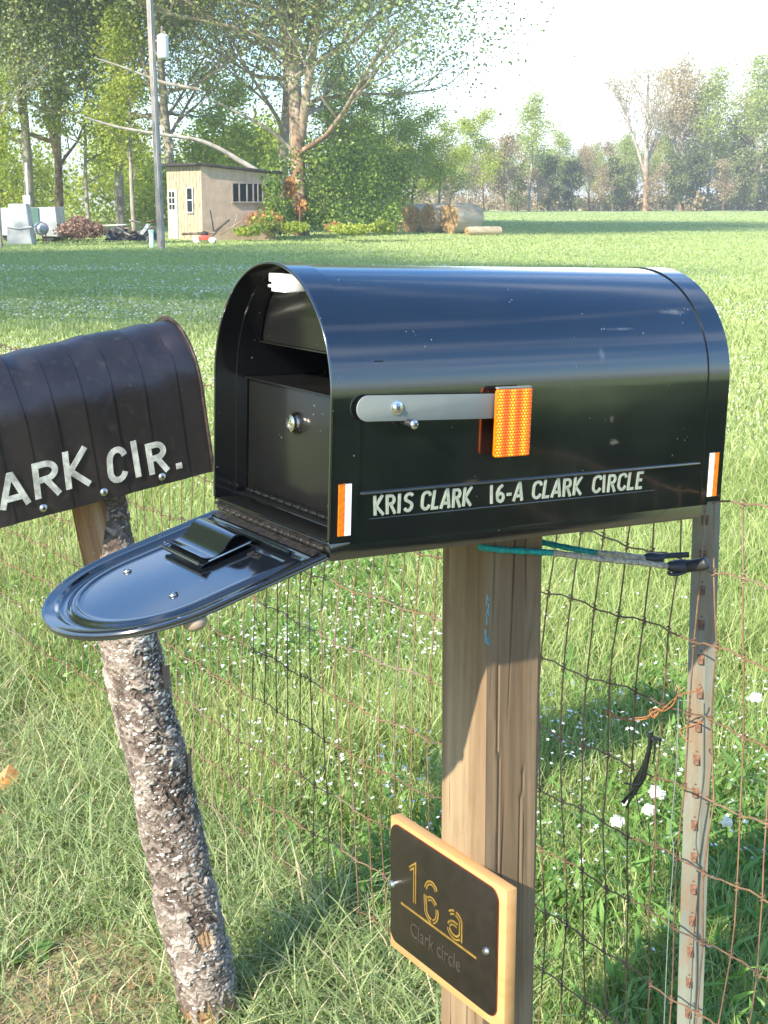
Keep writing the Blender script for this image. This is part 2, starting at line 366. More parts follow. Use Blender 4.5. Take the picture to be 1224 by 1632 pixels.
def make_ground():
    rad = np.concatenate([[0.01], np.geomspace(.5, 1500, 150)]); nth = 240
    th = np.linspace(0, 2 * np.pi, nth, endpoint=False)
    X = (rad[:, None] * np.sin(th)).ravel(); Y = (rad[:, None] * np.cos(th)).ravel()
    V = np.stack([X, Y, gz(X, Y)], 1); Q = []
    i, j = np.meshgrid(np.arange(len(rad) - 1), np.arange(nth), indexing='ij'); j2 = (j + 1) % nth
    Q = np.stack([i * nth + j, i * nth + j2, (i + 1) * nth + j2, (i + 1) * nth + j], -1).reshape(-1, 4)[:, ::-1]
    me = npmesh('ground', V, Q)
    m, t, b = M('field_ground'); tcn = nd(t, 'ShaderNodeTexCoord'); v = tcn.outputs['Object']
    n1 = noise(t, .22, 6, .6, v); n2 = noise(t, 6, 8, .7, v); n3 = noise(t, 55, 5, .7, v)
    far = ramp(t, n1, [(.3, (.29, .38, .15)), (.5, (.36, .44, .18)), (.7, (.44, .49, .23))])
    fine = ramp(t, n3, [(.3, (.28, .36, .14)), (.55, (.36, .44, .18)), (.72, (.44, .49, .23))])
    c = mixc(t, .45, far, fine)
    # bare thatch and soil near the camera
    soil = ramp(t, n3, [(.3, (.12, .085, .05)), (.6, (.27, .21, .13)), (.75, (.40, .33, .20))])
    ln = nd(t, 'ShaderNodeVectorMath', operation='LENGTH'); t.links.new(v, ln.inputs[0])
    mr_ = nd(t, 'ShaderNodeMapRange'); mr_.inputs['From Min'].default_value = 4; mr_.inputs['From Max'].default_value = 9
    mr_.inputs['To Min'].default_value = .75; mr_.inputs['To Max'].default_value = 0; t.links.new(ln.outputs['Value'], mr_.inputs['Value'])
    c = mixc(t, mr_.outputs[0], c, soil)
    t.links.new(c, b.inputs['Base Color']); b.inputs['Roughness'].default_value = .95; b.inputs['Specular IOR Level'].default_value = .1
    bump(t, b, n2, .6, .05)
    o = link('ground', me, m, smooth=True); o['kind'] = 'structure'; return o
make_ground()

# fence line
FA = R(34.5); FD = np.array([-math.sin(FA), math.cos(FA)]); FN = np.array([math.cos(FA), math.sin(FA)]); FP = np.array([.47, 1.97])
def side(x, y): return (x - FP[0]) * FN[0] + (y - FP[1]) * FN[1]
def blades(name, X, Y, h, w, lean, mat, label, seed=1, dry=None, droop=.5, vbias=None, z0=None):
    r = np.random.default_rng(seed); n = len(X)
    Z = gz(X, Y) if z0 is None else z0; a = r.uniform(0, 2 * np.pi, n); la = r.uniform(0, 2 * np.pi, n)
    ux, uy = np.cos(a), np.sin(a); lx, ly = np.cos(la) * lean, np.sin(la) * lean
    V = np.empty((n, 7, 3))
    for k, (s, wf) in enumerate(((0, .8), (.38, 1.0), (.75, .62))):
        bend = s ** 1.8; zz = Z + h * (s - droop * lean * bend * .55)
        cx = X + lx * h * bend; cy = Y + ly * h * bend
        V[:, 2 * k] = np.stack([cx - ux * w * wf / 2, cy - uy * w * wf / 2, zz], 1)
        V[:, 2 * k + 1] = np.stack([cx + ux * w * wf / 2, cy + uy * w * wf / 2, zz], 1)
    V[:, 6] = np.stack([X + lx * h, Y + ly * h, Z + h * (1 - droop * lean * .55)], 1)
    b = np.arange(n)[:, None] * 7
    Qd = np.concatenate([b + np.array([0, 1, 3, 2]), b + np.array([2, 3, 5, 4]), b + np.array([4, 5, 6, 6])], 0)
    # tips as triangles: build with all tris to keep one face size
    T = np.concatenate([b + np.array(x) for x in ((0, 1, 3), (0, 3, 2), (2, 3, 5), (2, 5, 4), (4, 5, 6))], 0)
    v = r.beta(2.2, 2.2, n) * .75
    if vbias is not None: v = v + vbias
    if dry is not None: v = np.where(r.random(n) < dry, r.uniform(.85, 1.0, n), v)
    v = np.clip(v, 0, 1)[:, None] + np.array([-.12, -.12, 0, 0, .05, .05, .08])
    me = npmesh(name, V.reshape(-1, 3), T, {'v': np.clip(v, 0, 1)})
    me.polygons.foreach_set('use_smooth', np.ones(len(T), bool))
    o = link(name, me, mat); tag(o, label, 'grass', kind='stuff'); return o
def wedge(n, y0, y1, p, tan=.36, pad=.5, seed=0):
    r = np.random.default_rng(seed); u = r.random(n)
    if abs(p - 1) < 1e-6: d = y0 * (y1 / y0) ** u
    else: d = (y0 ** (1 - p) + u * (y1 ** (1 - p) - y0 ** (1 - p))) ** (1 / (1 - p))
    x = r.uniform(-1, 1, n) * (tan * d + pad); return x, d
# field side, near
x, y = wedge(230000, 1.9, 8.5, .9, .36, .5, 11)
k = side(x, y) > .02; x, y = x[k], y[k]
patch = .5 + .5 * sn(x, y, 1.9, 21); bare = (sn(x, y, 2.6, 77) > .58) | (np.hypot((x + .02) / .38, (y - 3.0) / .30) < 1) | (np.hypot((x - .37) / .22, (y - 2.75) / .2) < 1)
kk = ~(bare & (np.random.default_rng(5).random(len(x)) < .72)); x, y, patch = x[kk], y[kk], patch[kk]
r_ = np.random.default_rng(12)
h = (.09 + .14 * patch) * r_.uniform(.5, 1.25, len(x)); w_ = r_.uniform(.0022, .0048, len(x)) * (1 + np.clip(y - 3, 0, 9) * .16)
blades('meadow_grass', x, y, h, w_, r_.uniform(.1, .95, len(x)), m_grass, 'lush yellow-green meadow grass just behind the wire fence', 13, .05, .5, .10 * (patch - .5) + .06)
# field side, further off
x, y = wedge(170000, 8, 26, 1.0, .34, .5, 14); patch = .5 + .5 * sn(x, y, .8, 22); r_ = np.random.default_rng(15)
h = (.05 + .07 * patch) * r_.uniform(.5, 1.3, len(x)); w_ = .0012 * y * r_.uniform(.6, 1.3, len(x))
blades('field_grass', x, y, h, w_, r_.uniform(.1, .8, len(x)), m_fgrass, 'pale green pasture grass in the middle of the field', 16, .06, .5, .34 * (patch - .5) + .10)
x, y = wedge(150000, 24, 150, 1.0, .33, 1, 17); r_ = np.random.default_rng(18)
h = .065 * r_.uniform(.5, 1.3, len(x)); w_ = .0009 * y * r_.uniform(.6, 1.3, len(x))
blades('far_field_grass', x, y, h, w_, r_.uniform(.1, .6, len(x)), m_fgrass, 'short even grass in the far part of the field before the trees', 19, .04, .5, .08 + .16 * sn(x, y, .15, 30))
# road side verge
x, y = wedge(170000, 1.35, 6.0, .9, .40, .9, 31)
k = side(x, y) < .03; x, y = x[k], y[k]
near = np.clip(1 - np.abs(side(x, y)) / .45, 0, 1); patch = .5 + .5 * sn(x, y, 2.4, 23); r_ = np.random.default_rng(32)
bare = (sn(x, y, 3.4, 78) > .42) | (np.hypot((x + .95) / .35, (y - 3.9) / .3) < 1) | (np.hypot((x + .62) / .2, (y - 2.5) / .35) < 1); kk = ~(bare & (r_.random(len(x)) < .80 - .45 * near)); x, y, near, patch = x[kk], y[kk], near[kk], patch[kk]
h = (.045 + .05 * patch + .13 * near) * r_.uniform(.5, 1.3, len(x)); w_ = r_.uniform(.0022, .0050, len(x))
blades('verge_grass', x, y, h, w_, r_.uniform(.3, 1.5, len(x)), m_lawn, 'short trampled grass of the roadside verge in front of the fence', 33, .10, .5, .05 * (patch - .5))
# straw thatch lying on the verge
x, y = wedge(60000, 1.4, 5, .9, .4, .9, 41); r_ = np.random.default_rng(42)
k = (side(x, y) < .8) & ((sn(x, y, 3.4, 78) > .1) | (r_.random(len(x)) < .15) | (np.hypot((x + .02) / .38, (y - 3.0) / .30) < 1) | (np.hypot((x + .62) / .2, (y - 2.5) / .35) < 1)); x, y = x[k], y[k]
blades('straw_litter', x, y, r_.uniform(.02, .05, len(x)), r_.uniform(.002, .004, len(x)), r_.uniform(1.2, 2.4, len(x)), m_straw, 'dry straw-coloured grass litter lying on bare patches of the verge', 43, None, .7)

# creeping broad leaves between the grass near the fence
x, y = wedge(60000, 2.0, 6.0, .7, .36, .5, 81); r_ = np.random.default_rng(82)
k = (side(x, y) > .03) & (sn(x, y, 2.8, 83) + r_.normal(0, .25, len(x)) - .10 * np.clip(side(x, y) - .6, 0, 5) > .22); x, y = x[k], y[k]
blades('broadleaf_cover', x, y, r_.uniform(.025, .06, len(x)), r_.uniform(.007, .016, len(x)), r_.uniform(.6, 1.8, len(x)), m_weed, 'low broad-leaved green plants creeping between the grass behind the fence', 84, None, .25, z0=gz(x, y) + r_.uniform(.0, .13, len(x)))

# tiny white flowers: five-petal stars on stems, one mass
def flowers(name, X, Y, hz, size, label, seed):
    r = np.random.default_rng(seed); n = len(X); Z = gz(X, Y) + hz; V = []; T = []
    P = np.empty((n, 11, 3)); tx, ty = r.uniform(-.6, .6, n), r.uniform(-.6, .6, n); a0 = r.uniform(0, 6.28, n)
    P[:, 0] = np.stack([X, Y, Z], 1)
    for k in range(10):
        a = a0 + k * math.pi / 5; q = size * (1.0 if k % 2 == 0 else .38)
        dx, dy = np.cos(a) * q, np.sin(a) * q
        P[:, k + 1] = np.stack([X + dx, Y + dy, Z + dx * tx + dy * ty + (size * .25)], 1)
    b = np.arange(n)[:, None] * 11
    T = np.concatenate([b + np.array([0, k + 1, (k + 1) % 10 + 1]) for k in range(10)], 0)
    me = npmesh(name, P.reshape(-1, 3), T, {'v': np.repeat(r.random(n), 11)}); o = link(name, me, m_petal)
    return tag(o, label, 'flowers', kind='stuff')
x, y = wedge(30000, 2.3, 8, .6, .34, .4, 51); r_ = np.random.default_rng(52)
pr_ = .06 + 1.0 * np.exp(-((x + .2) ** 2 + (y - 4.3) ** 2 * .6) / .5) + .35 * np.exp(-((x - .7) ** 2 + (y - 3.3) ** 2) / .35); pr_ *= (.5 + sn(x, y, 4.2, 61))
k = (side(x, y) > .12) & (r_.random(len(x)) < pr_); x, y = x[k], y[k]
flowers('meadow_flowers', x, y, r_.uniform(.10, .26, len(x)), r_.uniform(.0038, .0078, len(x)), 'tiny white star flowers scattered in the meadow behind the wire fence', 53)
x, y = wedge(60000, 8, 34, 1.0, .33, .4, 54); r_ = np.random.default_rng(55)
k = (sn(x * .5, y, .55, 62) + r_.normal(0, .35, len(x)) + .55 * (x < .05 * y) * (y < 26) > .50); x, y = x[k], y[k]
flowers('field_flowers', x, y, r_.uniform(.05, .16, len(x)), .0008 * y * r_.uniform(.7, 1.4, len(x)), 'white clover-like flower haze in the middle of the field', 56)

# clover heads, each one its own
def clover(px, py, Y, s, label):
    p = at(px, py, Y); e = empty('white_flower', (p.x, p.y, gzf(p.x, p.y))); tag(e, label, 'flower', 'large white flower heads behind the fence')
    n = 90; r = np.random.default_rng(int(px)); d = r.normal(size=(n, 3)); d /= np.linalg.norm(d, axis=1)[:, None]; V = []; F = []
    zc = p.z - e.location.z
    for i in range(n):
        c = Vector(d[i]) * s * .8; u = Vector(d[i]).orthogonal() * s * .22; t_ = Vector(d[i]) * s * .45
        if c.z < -s * .5: continue
        b = len(V); V += [c - u, c + u, c + t_]; F.append((b, b + 1, b + 2))
    m = MB(); m.add([v + Vector((0, 0, zc)) for v in V], F); m.lathe((0, 0, zc), (0, 0, 1), [(s * .3, -s * .7), (s * .75, -s * .3), (s * .8, .1 * s), (s * .5, s * .65), (s * .1, s * .85)], 10)
    m.build('flower_head', m_petal, e)
    q = MB(); q.tube([(0, 0, 0), (.01, 0, zc * .5), (0, 0, zc - s * .5)], .0012, 5); q.build('stem', m_weed, e)
for a_ in ((1205, 1112, 3.6, .0145, 'single round white flower head alone to the right of the metal post'),
          (1047, 1264, 2.85, .0155, 'fluffy white flower head just below the tip of the black cable ties'),
          (1034, 1291, 2.8, .0125, 'round white flower head under the cable ties, lower of the close pair'),
          (984, 1309, 2.75, .013, 'white flower head left of the cable ties behind a fence knot'),
          (997, 1279, 2.9, .0075, 'small white flower bud head above and left of its fluffy neighbours'),
          (1158, 1311, 2.8, .0115, 'flat white flower head just right of the metal post')): clover(*a_)

# broadleaf weeds
def weed(px, py, Y, n, ln, wd, label, up=.8, seed=0):
    p = at(px, py, Y); gx, gy = p.x, p.y; e = empty('broadleaf_weed', (gx, gy, gzf(gx, gy) - .005)); tag(e, label, 'weed', 'broad leaved weeds in the grass')
    r = random.Random(seed); V = []; F = []; at_v = []
    for i in range(n):
        a = 2 * math.pi * i / n + r.uniform(-.4, .4); L = ln * r.uniform(.6, 1.15); wv = wd * r.uniform(.7, 1.1); el = up * r.uniform(.6, 1.25)
        d = Vector((math.cos(a), math.sin(a), 0)); sd = Vector((-math.sin(a), math.cos(a), 0)); b = len(V); k = 9; vv = r.uniform(.2, .9)
        for j in range(k):
            s = j / (k - 1); c = d * L * (s * math.cos(el)) + Vector((0, 0, L * (math.sin(el) * s - .55 * s * s * math.sin(el))))
            q = wv * max(.05, math.sin(math.pi * min(1, s * .9 + .1)) ** .8) * (1.0 if s < .98 else .1)
            V += [c - sd * q / 2 + Vector((0, 0, q * .18)), c, c + sd * q / 2 + Vector((0, 0, q * .18))]; at_v += [vv, vv - .15, vv]
        for j in range(k - 1):
            F += [(b + 3 * j, b + 3 * j + 1, b + 3 * j + 4, b + 3 * j + 3), (b + 3 * j + 1, b + 3 * j + 2, b + 3 * j + 5, b + 3 * j + 4)]
    me = npmesh('leaves', np.array([tuple(v) for v in V]), np.array(F), {'v': at_v}); link('leaves', me, m_weed, e, True)
for a_ in ((1175, 1640, 2.15, 9, .26, .05, 'tall broadleaf weed in the bottom right corner beside the metal post', 1.15, 1),
          (1130, 1560, 2.35, 7, .22, .04, 'dark upright weed right behind the foot of the metal post', 1.2, 2),
          (925, 1545, 2.45, 7, .16, .035, 'dull green weed between the wooden post and the metal post', 1.0, 3),
          (40, 1335, 2.75, 6, .07, .038, 'pale flat weed alone in the verge left of the log', .5, 4),
          (890, 1440, 2.6, 8, .17, .05, 'bright broad leaved weed just right of the wooden post', 1.0, 5),
          (470, 1395, 2.9, 9, .15, .032, 'green leafy weed in the middle of the fence left of the number board', 1.0, 6),
          (560, 1330, 3.0, 8, .15, .030, 'lighter leafy weed left of the number board top corner', 1.0, 7),
          (620, 1350, 2.9, 6, .13, .03, 'small weed half hidden behind the number board', .9, 8),
          (1205, 1420, 2.6, 8, .2, .04, 'weed by the right edge of the photo behind the wires', 1.1, 9)): weed(*a_)

# fallen dry leaf at the left edge
p = at(4, 1150, 3.55)
m = MB(); pts = [(.0, -.035), (.03, -.025), (.045, 0), (.035, .03), (.01, .045), (-.03, .03), (-.045, 0), (-.03, -.03)]
V = [(0, 0, .012)] + [(a * .8, .25 * b, .7 * b + .012 * math.sin(i * 2.1)) for i, (a, b) in enumerate(pts)]
V = [(a, b - .01 * math.cos(i), c) for i, (a, b, c) in enumerate(V)]
m.add(V, [(0, i + 1, (i + 1) % 8 + 1) for i in range(8)])
o = m.build('fallen_leaf', simple('orange_dry_leaf', (.45, .22, .07), .6, 0, .25, 60, .3), None, True); o.location = (p.x, p.y, gzf(p.x, p.y) + .06)
tag(o, 'curled orange dry leaf caught in grass at the left edge', 'leaf')
p = at(600, 1418, 2.95); m = MB(); V = []; F = []
for i in range(7):
    for j in range(8):
        th = math.pi * i / 6; ph = 2 * math.pi * j / 8; q = 1 + .18 * math.sin(3 * ph + i)
        V.append((.05 * q * math.sin(th) * math.cos(ph), .035 * q * math.sin(th) * math.sin(ph), .022 * math.cos(th)))
for i in range(6):
    for j in range(8): F.append((i * 8 + j, i * 8 + (j + 1) % 8, (i + 1) * 8 + (j + 1) % 8, (i + 1) * 8 + j))
m.add(V, F); o = m.build('stone', simple('pale_field_stone', (.42, .36, .29), .9, 0, .2, 40, .6, .01), None, True); o.location = (p.x, p.y, gzf(p.x, p.y) + .02)
tag(o, 'pale stone in the grass just left of the number board', 'stone')

# ------------------------------------------------------------------ wire fence
def fpt(t, z, off=0.0):
    return Vector((FP[0] + FD[0] * t + FN[0] * off, FP[1] + FD[1] * t + FN[1] * off, z))
fence = empty('wire_fence', fpt(0, gzf(*FP))); fence.rotation_euler = (0, 0, 0)
tag(fence, 'rusty woven wire mesh fence with small upright rectangles across the whole picture', 'fence')
WZ = [1.046, .937, .822, .705, .583, .467, .355, .235, .12, 0.0, -.11]
DT = .0525
def wdrop(t): return -.012 * np.clip(t - .4, 0, 3) + .004 * math.sin(t * 5)
def wshift(t, z):      # the mesh is racked: tops of the uprights lean towards the metal post
    q = np.clip((z - .55) / .5, 0, 1.2); return -.0 + .045 * q * q * (1 if t > .02 else .2) * (-1) * -1 - .0
def woff(t, z): return .010 * math.sin(t * 3.1 + z * 4) + .006 * math.sin(t * 9 - z * 7)
def wpos(t, z):
    k = z
    return fpt(t - .045 * (max(0, (k - .58)) / .47) ** 1.3 * (1 if t > .05 else max(0, t / .05)), z + wdrop(t) + .0035 * math.sin(t * 37 + z * 11), woff(t, z) )
base = Vector(fence.location)
for zi, z in enumerate(WZ):
    mb = MB(); P = []; n = 300
    for i in range(n + 1):
        t = -.68 + 5.2 * i / n; sg = .0016 * math.sin(2 * math.pi * (t / DT))
        P.append(wpos(t, z + sg) - base)
    mb.tube(P, .00145, 6); mb.build('horizontal_wire', m_wire, fence, True, angle=60)
jr = random.Random(4)
knots = MB()
for i in range(98):
    t = -.01 + DT * (i - 12); P = []; jit = [jr.uniform(-.006, .006) for _ in WZ]
    rr = .0013
    for k in range(len(WZ)):
        z = WZ[k]; c = wpos(t + jit[k], z) - base; P.append(c)
        if k < len(WZ) - 1:
            zm = (z + WZ[k + 1]) / 2; P.append(wpos(t + (jit[k] + jit[k + 1]) / 2 + jr.uniform(-.002, .002), zm) - base)
        a = jr.uniform(0, 3.14)
        if t < 3.6:
            loop = [c + Vector((.0034 * math.cos(q * 1.25 + a), .0034 * math.sin(q * 1.25 + a), (q - 6) * .0011)) for q in range(13)]
            knots.tube(loop, .0011, 4)
    mb = MB(); mb.tube(P, rr, 6); mb.build('upright_wire', m_wire, fence, True, angle=80)
o = knots.build('wire_knots', m_wire, fence, True, angle=80); o['kind'] = 'stuff'

# metal T-post
d_ = ray(1117, 900); n3 = np.array([FN[0], FN[1], 0]); P0_ = np.array([FP[0], FP[1], 0]) + n3 * .065; o3 = np.array([0, 0, CZ])
tq = o3 + d_ * (((P0_ - o3) @ n3) / (d_ @ n3))
tp = empty('metal_fence_post', (tq[0] + .023, tq[1], gzf(tq[0], tq[1]) - .03)); tp.rotation_euler = (0, R(-.9), R(-12))
tag(tp, 'old studded metal T-post with flaking pale green paint behind the mailbox rear', 'fence post')
H = 1.40
mb = MB(); w2 = .0202
sec = [(-w2, 0), (w2, 0), (w2, .003), (.0035, .0045), (.0025, .036), (-.0025, .036), (-.0035, .0045), (-w2, .003)]
sec = [(-w2, .0015), (-w2 * .55, -.0005), (-.006, -.003), (.006, -.003), (w2 * .55, -.0005), (w2, .0015), (w2, .0045), (.0035, .006), (.0025, .036), (-.0025, .036), (-.0035, .006), (-w2, .0045)]
mb.prism(sec, lambda u, v, d: (u, v, d), 0, 1.215, 0); mb.build('post_shaft', m_tpost, tp, True, angle=25)
m_stud = simple('rusty_stud', (.17, .085, .05), .85, .1, .4, 150, .3)
zs = .10; k = 0
while zs < 1.19:
    mb = MB(); mb.add([(-.0045, -.002, -.011), (.0045, -.002, -.011), (.0055, -.0025, .006), (-.0055, -.0025, .006), (-.003, -.0095, -.0085), (.003, -.0095, -.0085), (0, -.0035, .013)],
           [(0, 1, 5, 4), (0, 4, 3), (1, 2, 5), (4, 5, 2, 3), (2, 6, 3), (0, 3, 2, 1)])
    o = mb.build('stud', m_stud, tp, True); o.location = (-.002 + .001 * math.sin(k), 0, zs); zs += .0545; k += 1

# wire ties, twisted wire
def thing_tube(name, segs, mat, label, cat, group=None):
    c = Vector(segs[0][0][0]); mb = MB()
    for P, r in segs: mb.tube([Vector(p) - c for p in P], r, 6)
    o = mb.build(name, mat, None, True, angle=80); o.location = c; tag(o, label, cat, group); return o
def wpx(pts, off=-.004, t0=None):     # photo pixels on the fence plane
    out_ = []
    for px, py in pts:
        d = ray(px, py); n3 = np.array([FN[0], FN[1], 0]); P0 = np.array([FP[0], FP[1], 0]); o = np.array([0, 0, CZ])
        t = ((P0 - o) @ n3) / (d @ n3); out_.append(Vector(o + d * t) + Vector(n3) * off)
    return out_
def smooth(P, k=6):
    P = [Vector(p) for p in P]; O = []
    for i in range(len(P) - 1):
        p0 = P[max(i - 1, 0)]; p1 = P[i]; p2 = P[i + 1]; p3 = P[min(i + 2, len(P) - 1)]
        for j in range(k):
            t = j / k; O.append(.5 * ((2 * p1) + (p2 - p0) * t + (2 * p0 - 5 * p1 + 4 * p2 - p3) * t * t + (3 * p1 - p0 - 3 * p2 + p3) * t ** 3))
    return O + [P[-1]]
m_rwire = simple('bright_rust_wire', (.34, .15, .06), .8, .2, .35, 120, .3)
A = [(1045, 1135), (1035, 1144), (1010, 1146), (985, 1142), (975, 1132), (970, 1136), (974, 1143), (981, 1138), (972, 1129)]
B = [(1042, 1131), (1052, 1138), (1047, 1141), (1062, 1130), (1078, 1115), (1096, 1104), (1112, 1100), (1126, 1093)]
C_ = [(1047, 1135), (1060, 1128), (1052, 1142), (1044, 1130), (1056, 1126), (1066, 1131), (1082, 1120), (1090, 1100), (1092, 1090)]
D_ = [(1128, 1148), (1105, 1156), (1090, 1162), (1098, 1176), (1108, 1180)]
thing_tube('tie_wire', [(smooth(wpx(A, -.008)), .0011), (smooth(wpx([(a + 3, b - 4) for a, b in A[:5]], -.010)), .001), (smooth(wpx(B, -.009)), .0011), (smooth(wpx(C_, -.012)), .0011), (smooth(wpx(D_, -.008)), .001)], m_rwire,
           'tangle of orange rusty wire twisted round a fence knot left of the metal post', 'wire')
m_gwire = simple('pale_galvanised_wire', (.26, .31, .29), .45, .4, .12, 90, .1)
thing_tube('galvanised_wire', [(smooth(wpx([(1086, 1090), (1084, 1200), (1080, 1252), (1074, 1320), (1078, 1360), (1070, 1470), (1064, 1600), (1062, 1650)], -.006)), .0008)], m_gwire,
           'pale galvanised wire hanging straight down along the left of the metal post', 'wire')
m_zip = simple('black_nylon', (.012, .016, .016), .35, 0, .3, 60, 0)
zr = random.Random(3); segs = []
for k in range(9):
    e = (1004 + zr.uniform(0, 24), 1268 + zr.uniform(-26, 16)); j = zr.uniform(-3, 3)
    segs.append((smooth(wpx([(1049 + j * .6, 1163), (1048 + j, 1182), (1040 + j * 2.0, 1215), (1028 + j * 3.4, 1245), e], -.012 - .001 * k), 4), .0019))
segs.append((smooth(wpx([(1026, 1240), (1025, 1262), (1029, 1290), (1035, 1316)], -.014), 5), .0007))
segs.append((smooth(wpx([(1044, 1170), (1052, 1172), (1064, 1176)], -.014), 3), .0028)); segs.append((smooth(wpx([(1044, 1166), (1058, 1180)], -.016), 3), .003))
segs.append((smooth(wpx([(1053, 1180), (1052, 1200), (1049, 1215)], -.012), 3), .0013))
thing_tube('cable_ties', segs, m_zip, 'bunch of black plastic cable ties hanging from the mesh left of the metal post', 'cable ties')

# ------------------------------------------------------------------ wooden post
YW = R(57.3); Lh = Vector((math.sin(YW), math.cos(YW), 0)); Wh = Vector((-math.cos(YW), math.sin(YW), 0))
def frame(yaw, tilt, rl, O):
    y, t, r = R(yaw), R(tilt), R(rl)
    L = Vector((math.sin(y) * math.cos(t), math.cos(y) * math.cos(t), math.sin(t))); W0 = Vector((-math.cos(y), math.sin(y), 0)); Z0 = L.cross(W0)
    Wv = W0 * math.cos(r) + Z0 * math.sin(r); Z = L.cross(Wv)
    return Matrix(((L.x, Wv.x, Z.x, O[0]), (L.y, Wv.y, Z.y, O[1]), (L.z, Wv.z, Z.z, O[2]), (0, 0, 0, 1)))
pb = Vector((.1405, 1.826, -.16)); ax = (Vector((.129, 1.812, 1.0)) - Vector((.139, 1.8205, .34))).normalized()
pm = Matrix(((Lh.x, Wh.x, ax.x, pb.x), (Lh.y, Wh.y, ax.y, pb.y), (Lh.z, Wh.z, ax.z, pb.z), (0, 0, 0, 1)))
PW, PL = .102, .0985
def grid_box(lx, ly, lz, nz_, fn):
    """open-ended post with displaced sides (rounded corners)"""
    ring = []; c = .004; k = 28
    for i in range(k): ring.append((c + (lx - 2 * c) * i / k, 0))
    for i in range(k): ring.append((lx, c + (ly - 2 * c) * i / k))
    for i in range(k): ring.append((lx - c - (lx - 2 * c) * i / k, ly))
    for i in range(k): ring.append((0, ly - c - (ly - 2 * c) * i / k))
    n = len(ring); V = []; F = []
    for j in range(nz_ + 1):
        z = lz * j / nz_
        for i, (a, b) in enumerate(ring):
            d = fn(i, n, z, a, b); cx, cy = a - lx / 2, b - ly / 2; s = 1 - d
            V.append((lx / 2 + cx * s, ly / 2 + cy * s, z))
    for j in range(nz_):
        for i in range(n):
            i2 = (i + 1) % n; F.append((j * n + i, j * n + i2, (j + 1) * n + i2, (j + 1) * n + i))
    F.append(tuple(range(n))[::-1]); F.append(tuple(nz_ * n + i for i in range(n)))
    m = MB(); m.add(V, F); return m
cr1 = random.Random(9)
o = grid_box(PL, PW, 1.205, 160, lambda i, n, z, a, b: .005 * math.sin(i * .9 + .6 * math.sin(z * 5)) + (.038 if (i + int(1.4 * math.sin(z * 7 + i // 6))) in (7, 20, 98) and math.sin(z * 3 + i) > -.5 else 0) + .003 * math.sin(z * 21 + i)).build('wooden_post', m_post, None, True, angle=28)
o.matrix_world = pm; tag(o, 'square weathered wooden post standing under the black mailbox', 'post')
# blue chalk rub on the corner of the post
mb = MB(); cr2 = random.Random(2)
for k in range(9): mb.box((cr2.uniform(.000, .006), -.0006, 1.048 + cr2.random() * .05), (cr2.uniform(.0006, .0014), .0006, cr2.uniform(.005, .016)))
for k in range(12): mb.box((cr2.uniform(.000, .006), -.0007, 1.036 + cr2.uniform(-.006, .006)), (.0015, .0006, cr2.uniform(.003, .007)))
q = mb.build('paint_marks', simple('blue_paint', (.12, .42, .55), .7, 0, .2, 100, 0), o)

# number board: sits on the front face of the post
NB = empty('number_board', mat=Matrix(((Lh.x, Wh.x, 0, .139), (Lh.y, Wh.y, 0, 1.8205), (0, 0, 1, 0), (0, 0, 0, 1))))
tag(NB, 'dark house number plaque reading 16 a on a light wooden backing board', 'sign')
def nbp(u, v, d): return (-.020 - d, u, v)       # u along +W, v = height, d = out of the board
mb = MB(); mb.box((-.0105, .066, .4435), (.0185, .286, .2145)); mb.build('backing_board', m_board, NB, bevel=.002)
def rrect(u0, u1, v0, v1, r, n=8):
    P = []
    for cx, cy, a in ((u1 - r, v0 + r, -90), (u1 - r, v1 - r, 0), (u0 + r, v1 - r, 90), (u0 + r, v0 + r, 180)): P += arc(cx, cy, r, r, a, a + 90, n)
    return P
UC = .2035 - .132   # plaque centre
mb = MB(); mb.prism(rrect(UC - .132, UC + .132, .352, .5425, .017), nbp, .0, .0032); mb.build('plaque', m_plaque, NB, bevel=.0008)
mb = MB(); mb.prism(rrect(UC - .1332, UC + .1332, .3508, .5437, .018), nbp, -.0005, .0012); mb.build('plaque_edge', simple('red_brown_edge', (.12, .03, .015), .35, 0, .2, 50, 0), NB)
def fl(fn_c, s, v0, slant=0):     # local glyph space (left to right as read = decreasing u)
    return lambda x_, y_, d: nbp(fn_c - x_ * s - slant * y_ * s, v0 + y_ * s, d)
def gtext(polys, u, v, hgt, th, nm='numeral'):
    mb = MB(); strokes(mb, polys, fl(u, hgt, v), th, .0034, .0042); o = mb.build(nm, m_gold, NB)
    mb = MB(); strokes(mb, polys, fl(u, hgt, v), th * .24, .0040, .0046); mb.build('inlay', m_plaque, o); return o
one = [[(.0, .80), (.22, .97), (.22, .0)]]
six = [arc(.30, .66, .24, .30, 35, 165), arc(.30, .52, .25, .5, 175, 200) + arc(.30, .28, .24, .26, 205, 270, 6), arc(.30, .28, .24, .26, 285, 385, 8), arc(.30, .30, .22, .27, 40, 130, 7)]
aaa = [arc(.26, .42, .22, .16, 150, 95, 5), arc(.26, .42, .22, .16, 80, 5, 6) + [(.48, .0)], arc(.25, .17, .21, .16, 60, 165, 7), arc(.25, .16, .21, .15, 185, 345, 9)]
gtext(one, .150, .440, .062, .12); gtext(six, .112, .430, .063, .11); gtext(aaa, .052, .4315, .066, .12)
mb = MB(); mb.box(nbp((.1751 - .0194) / 2, .4245, .0037), (.0008, .190, .0034)); mb.build('underline', m_gold, NB)
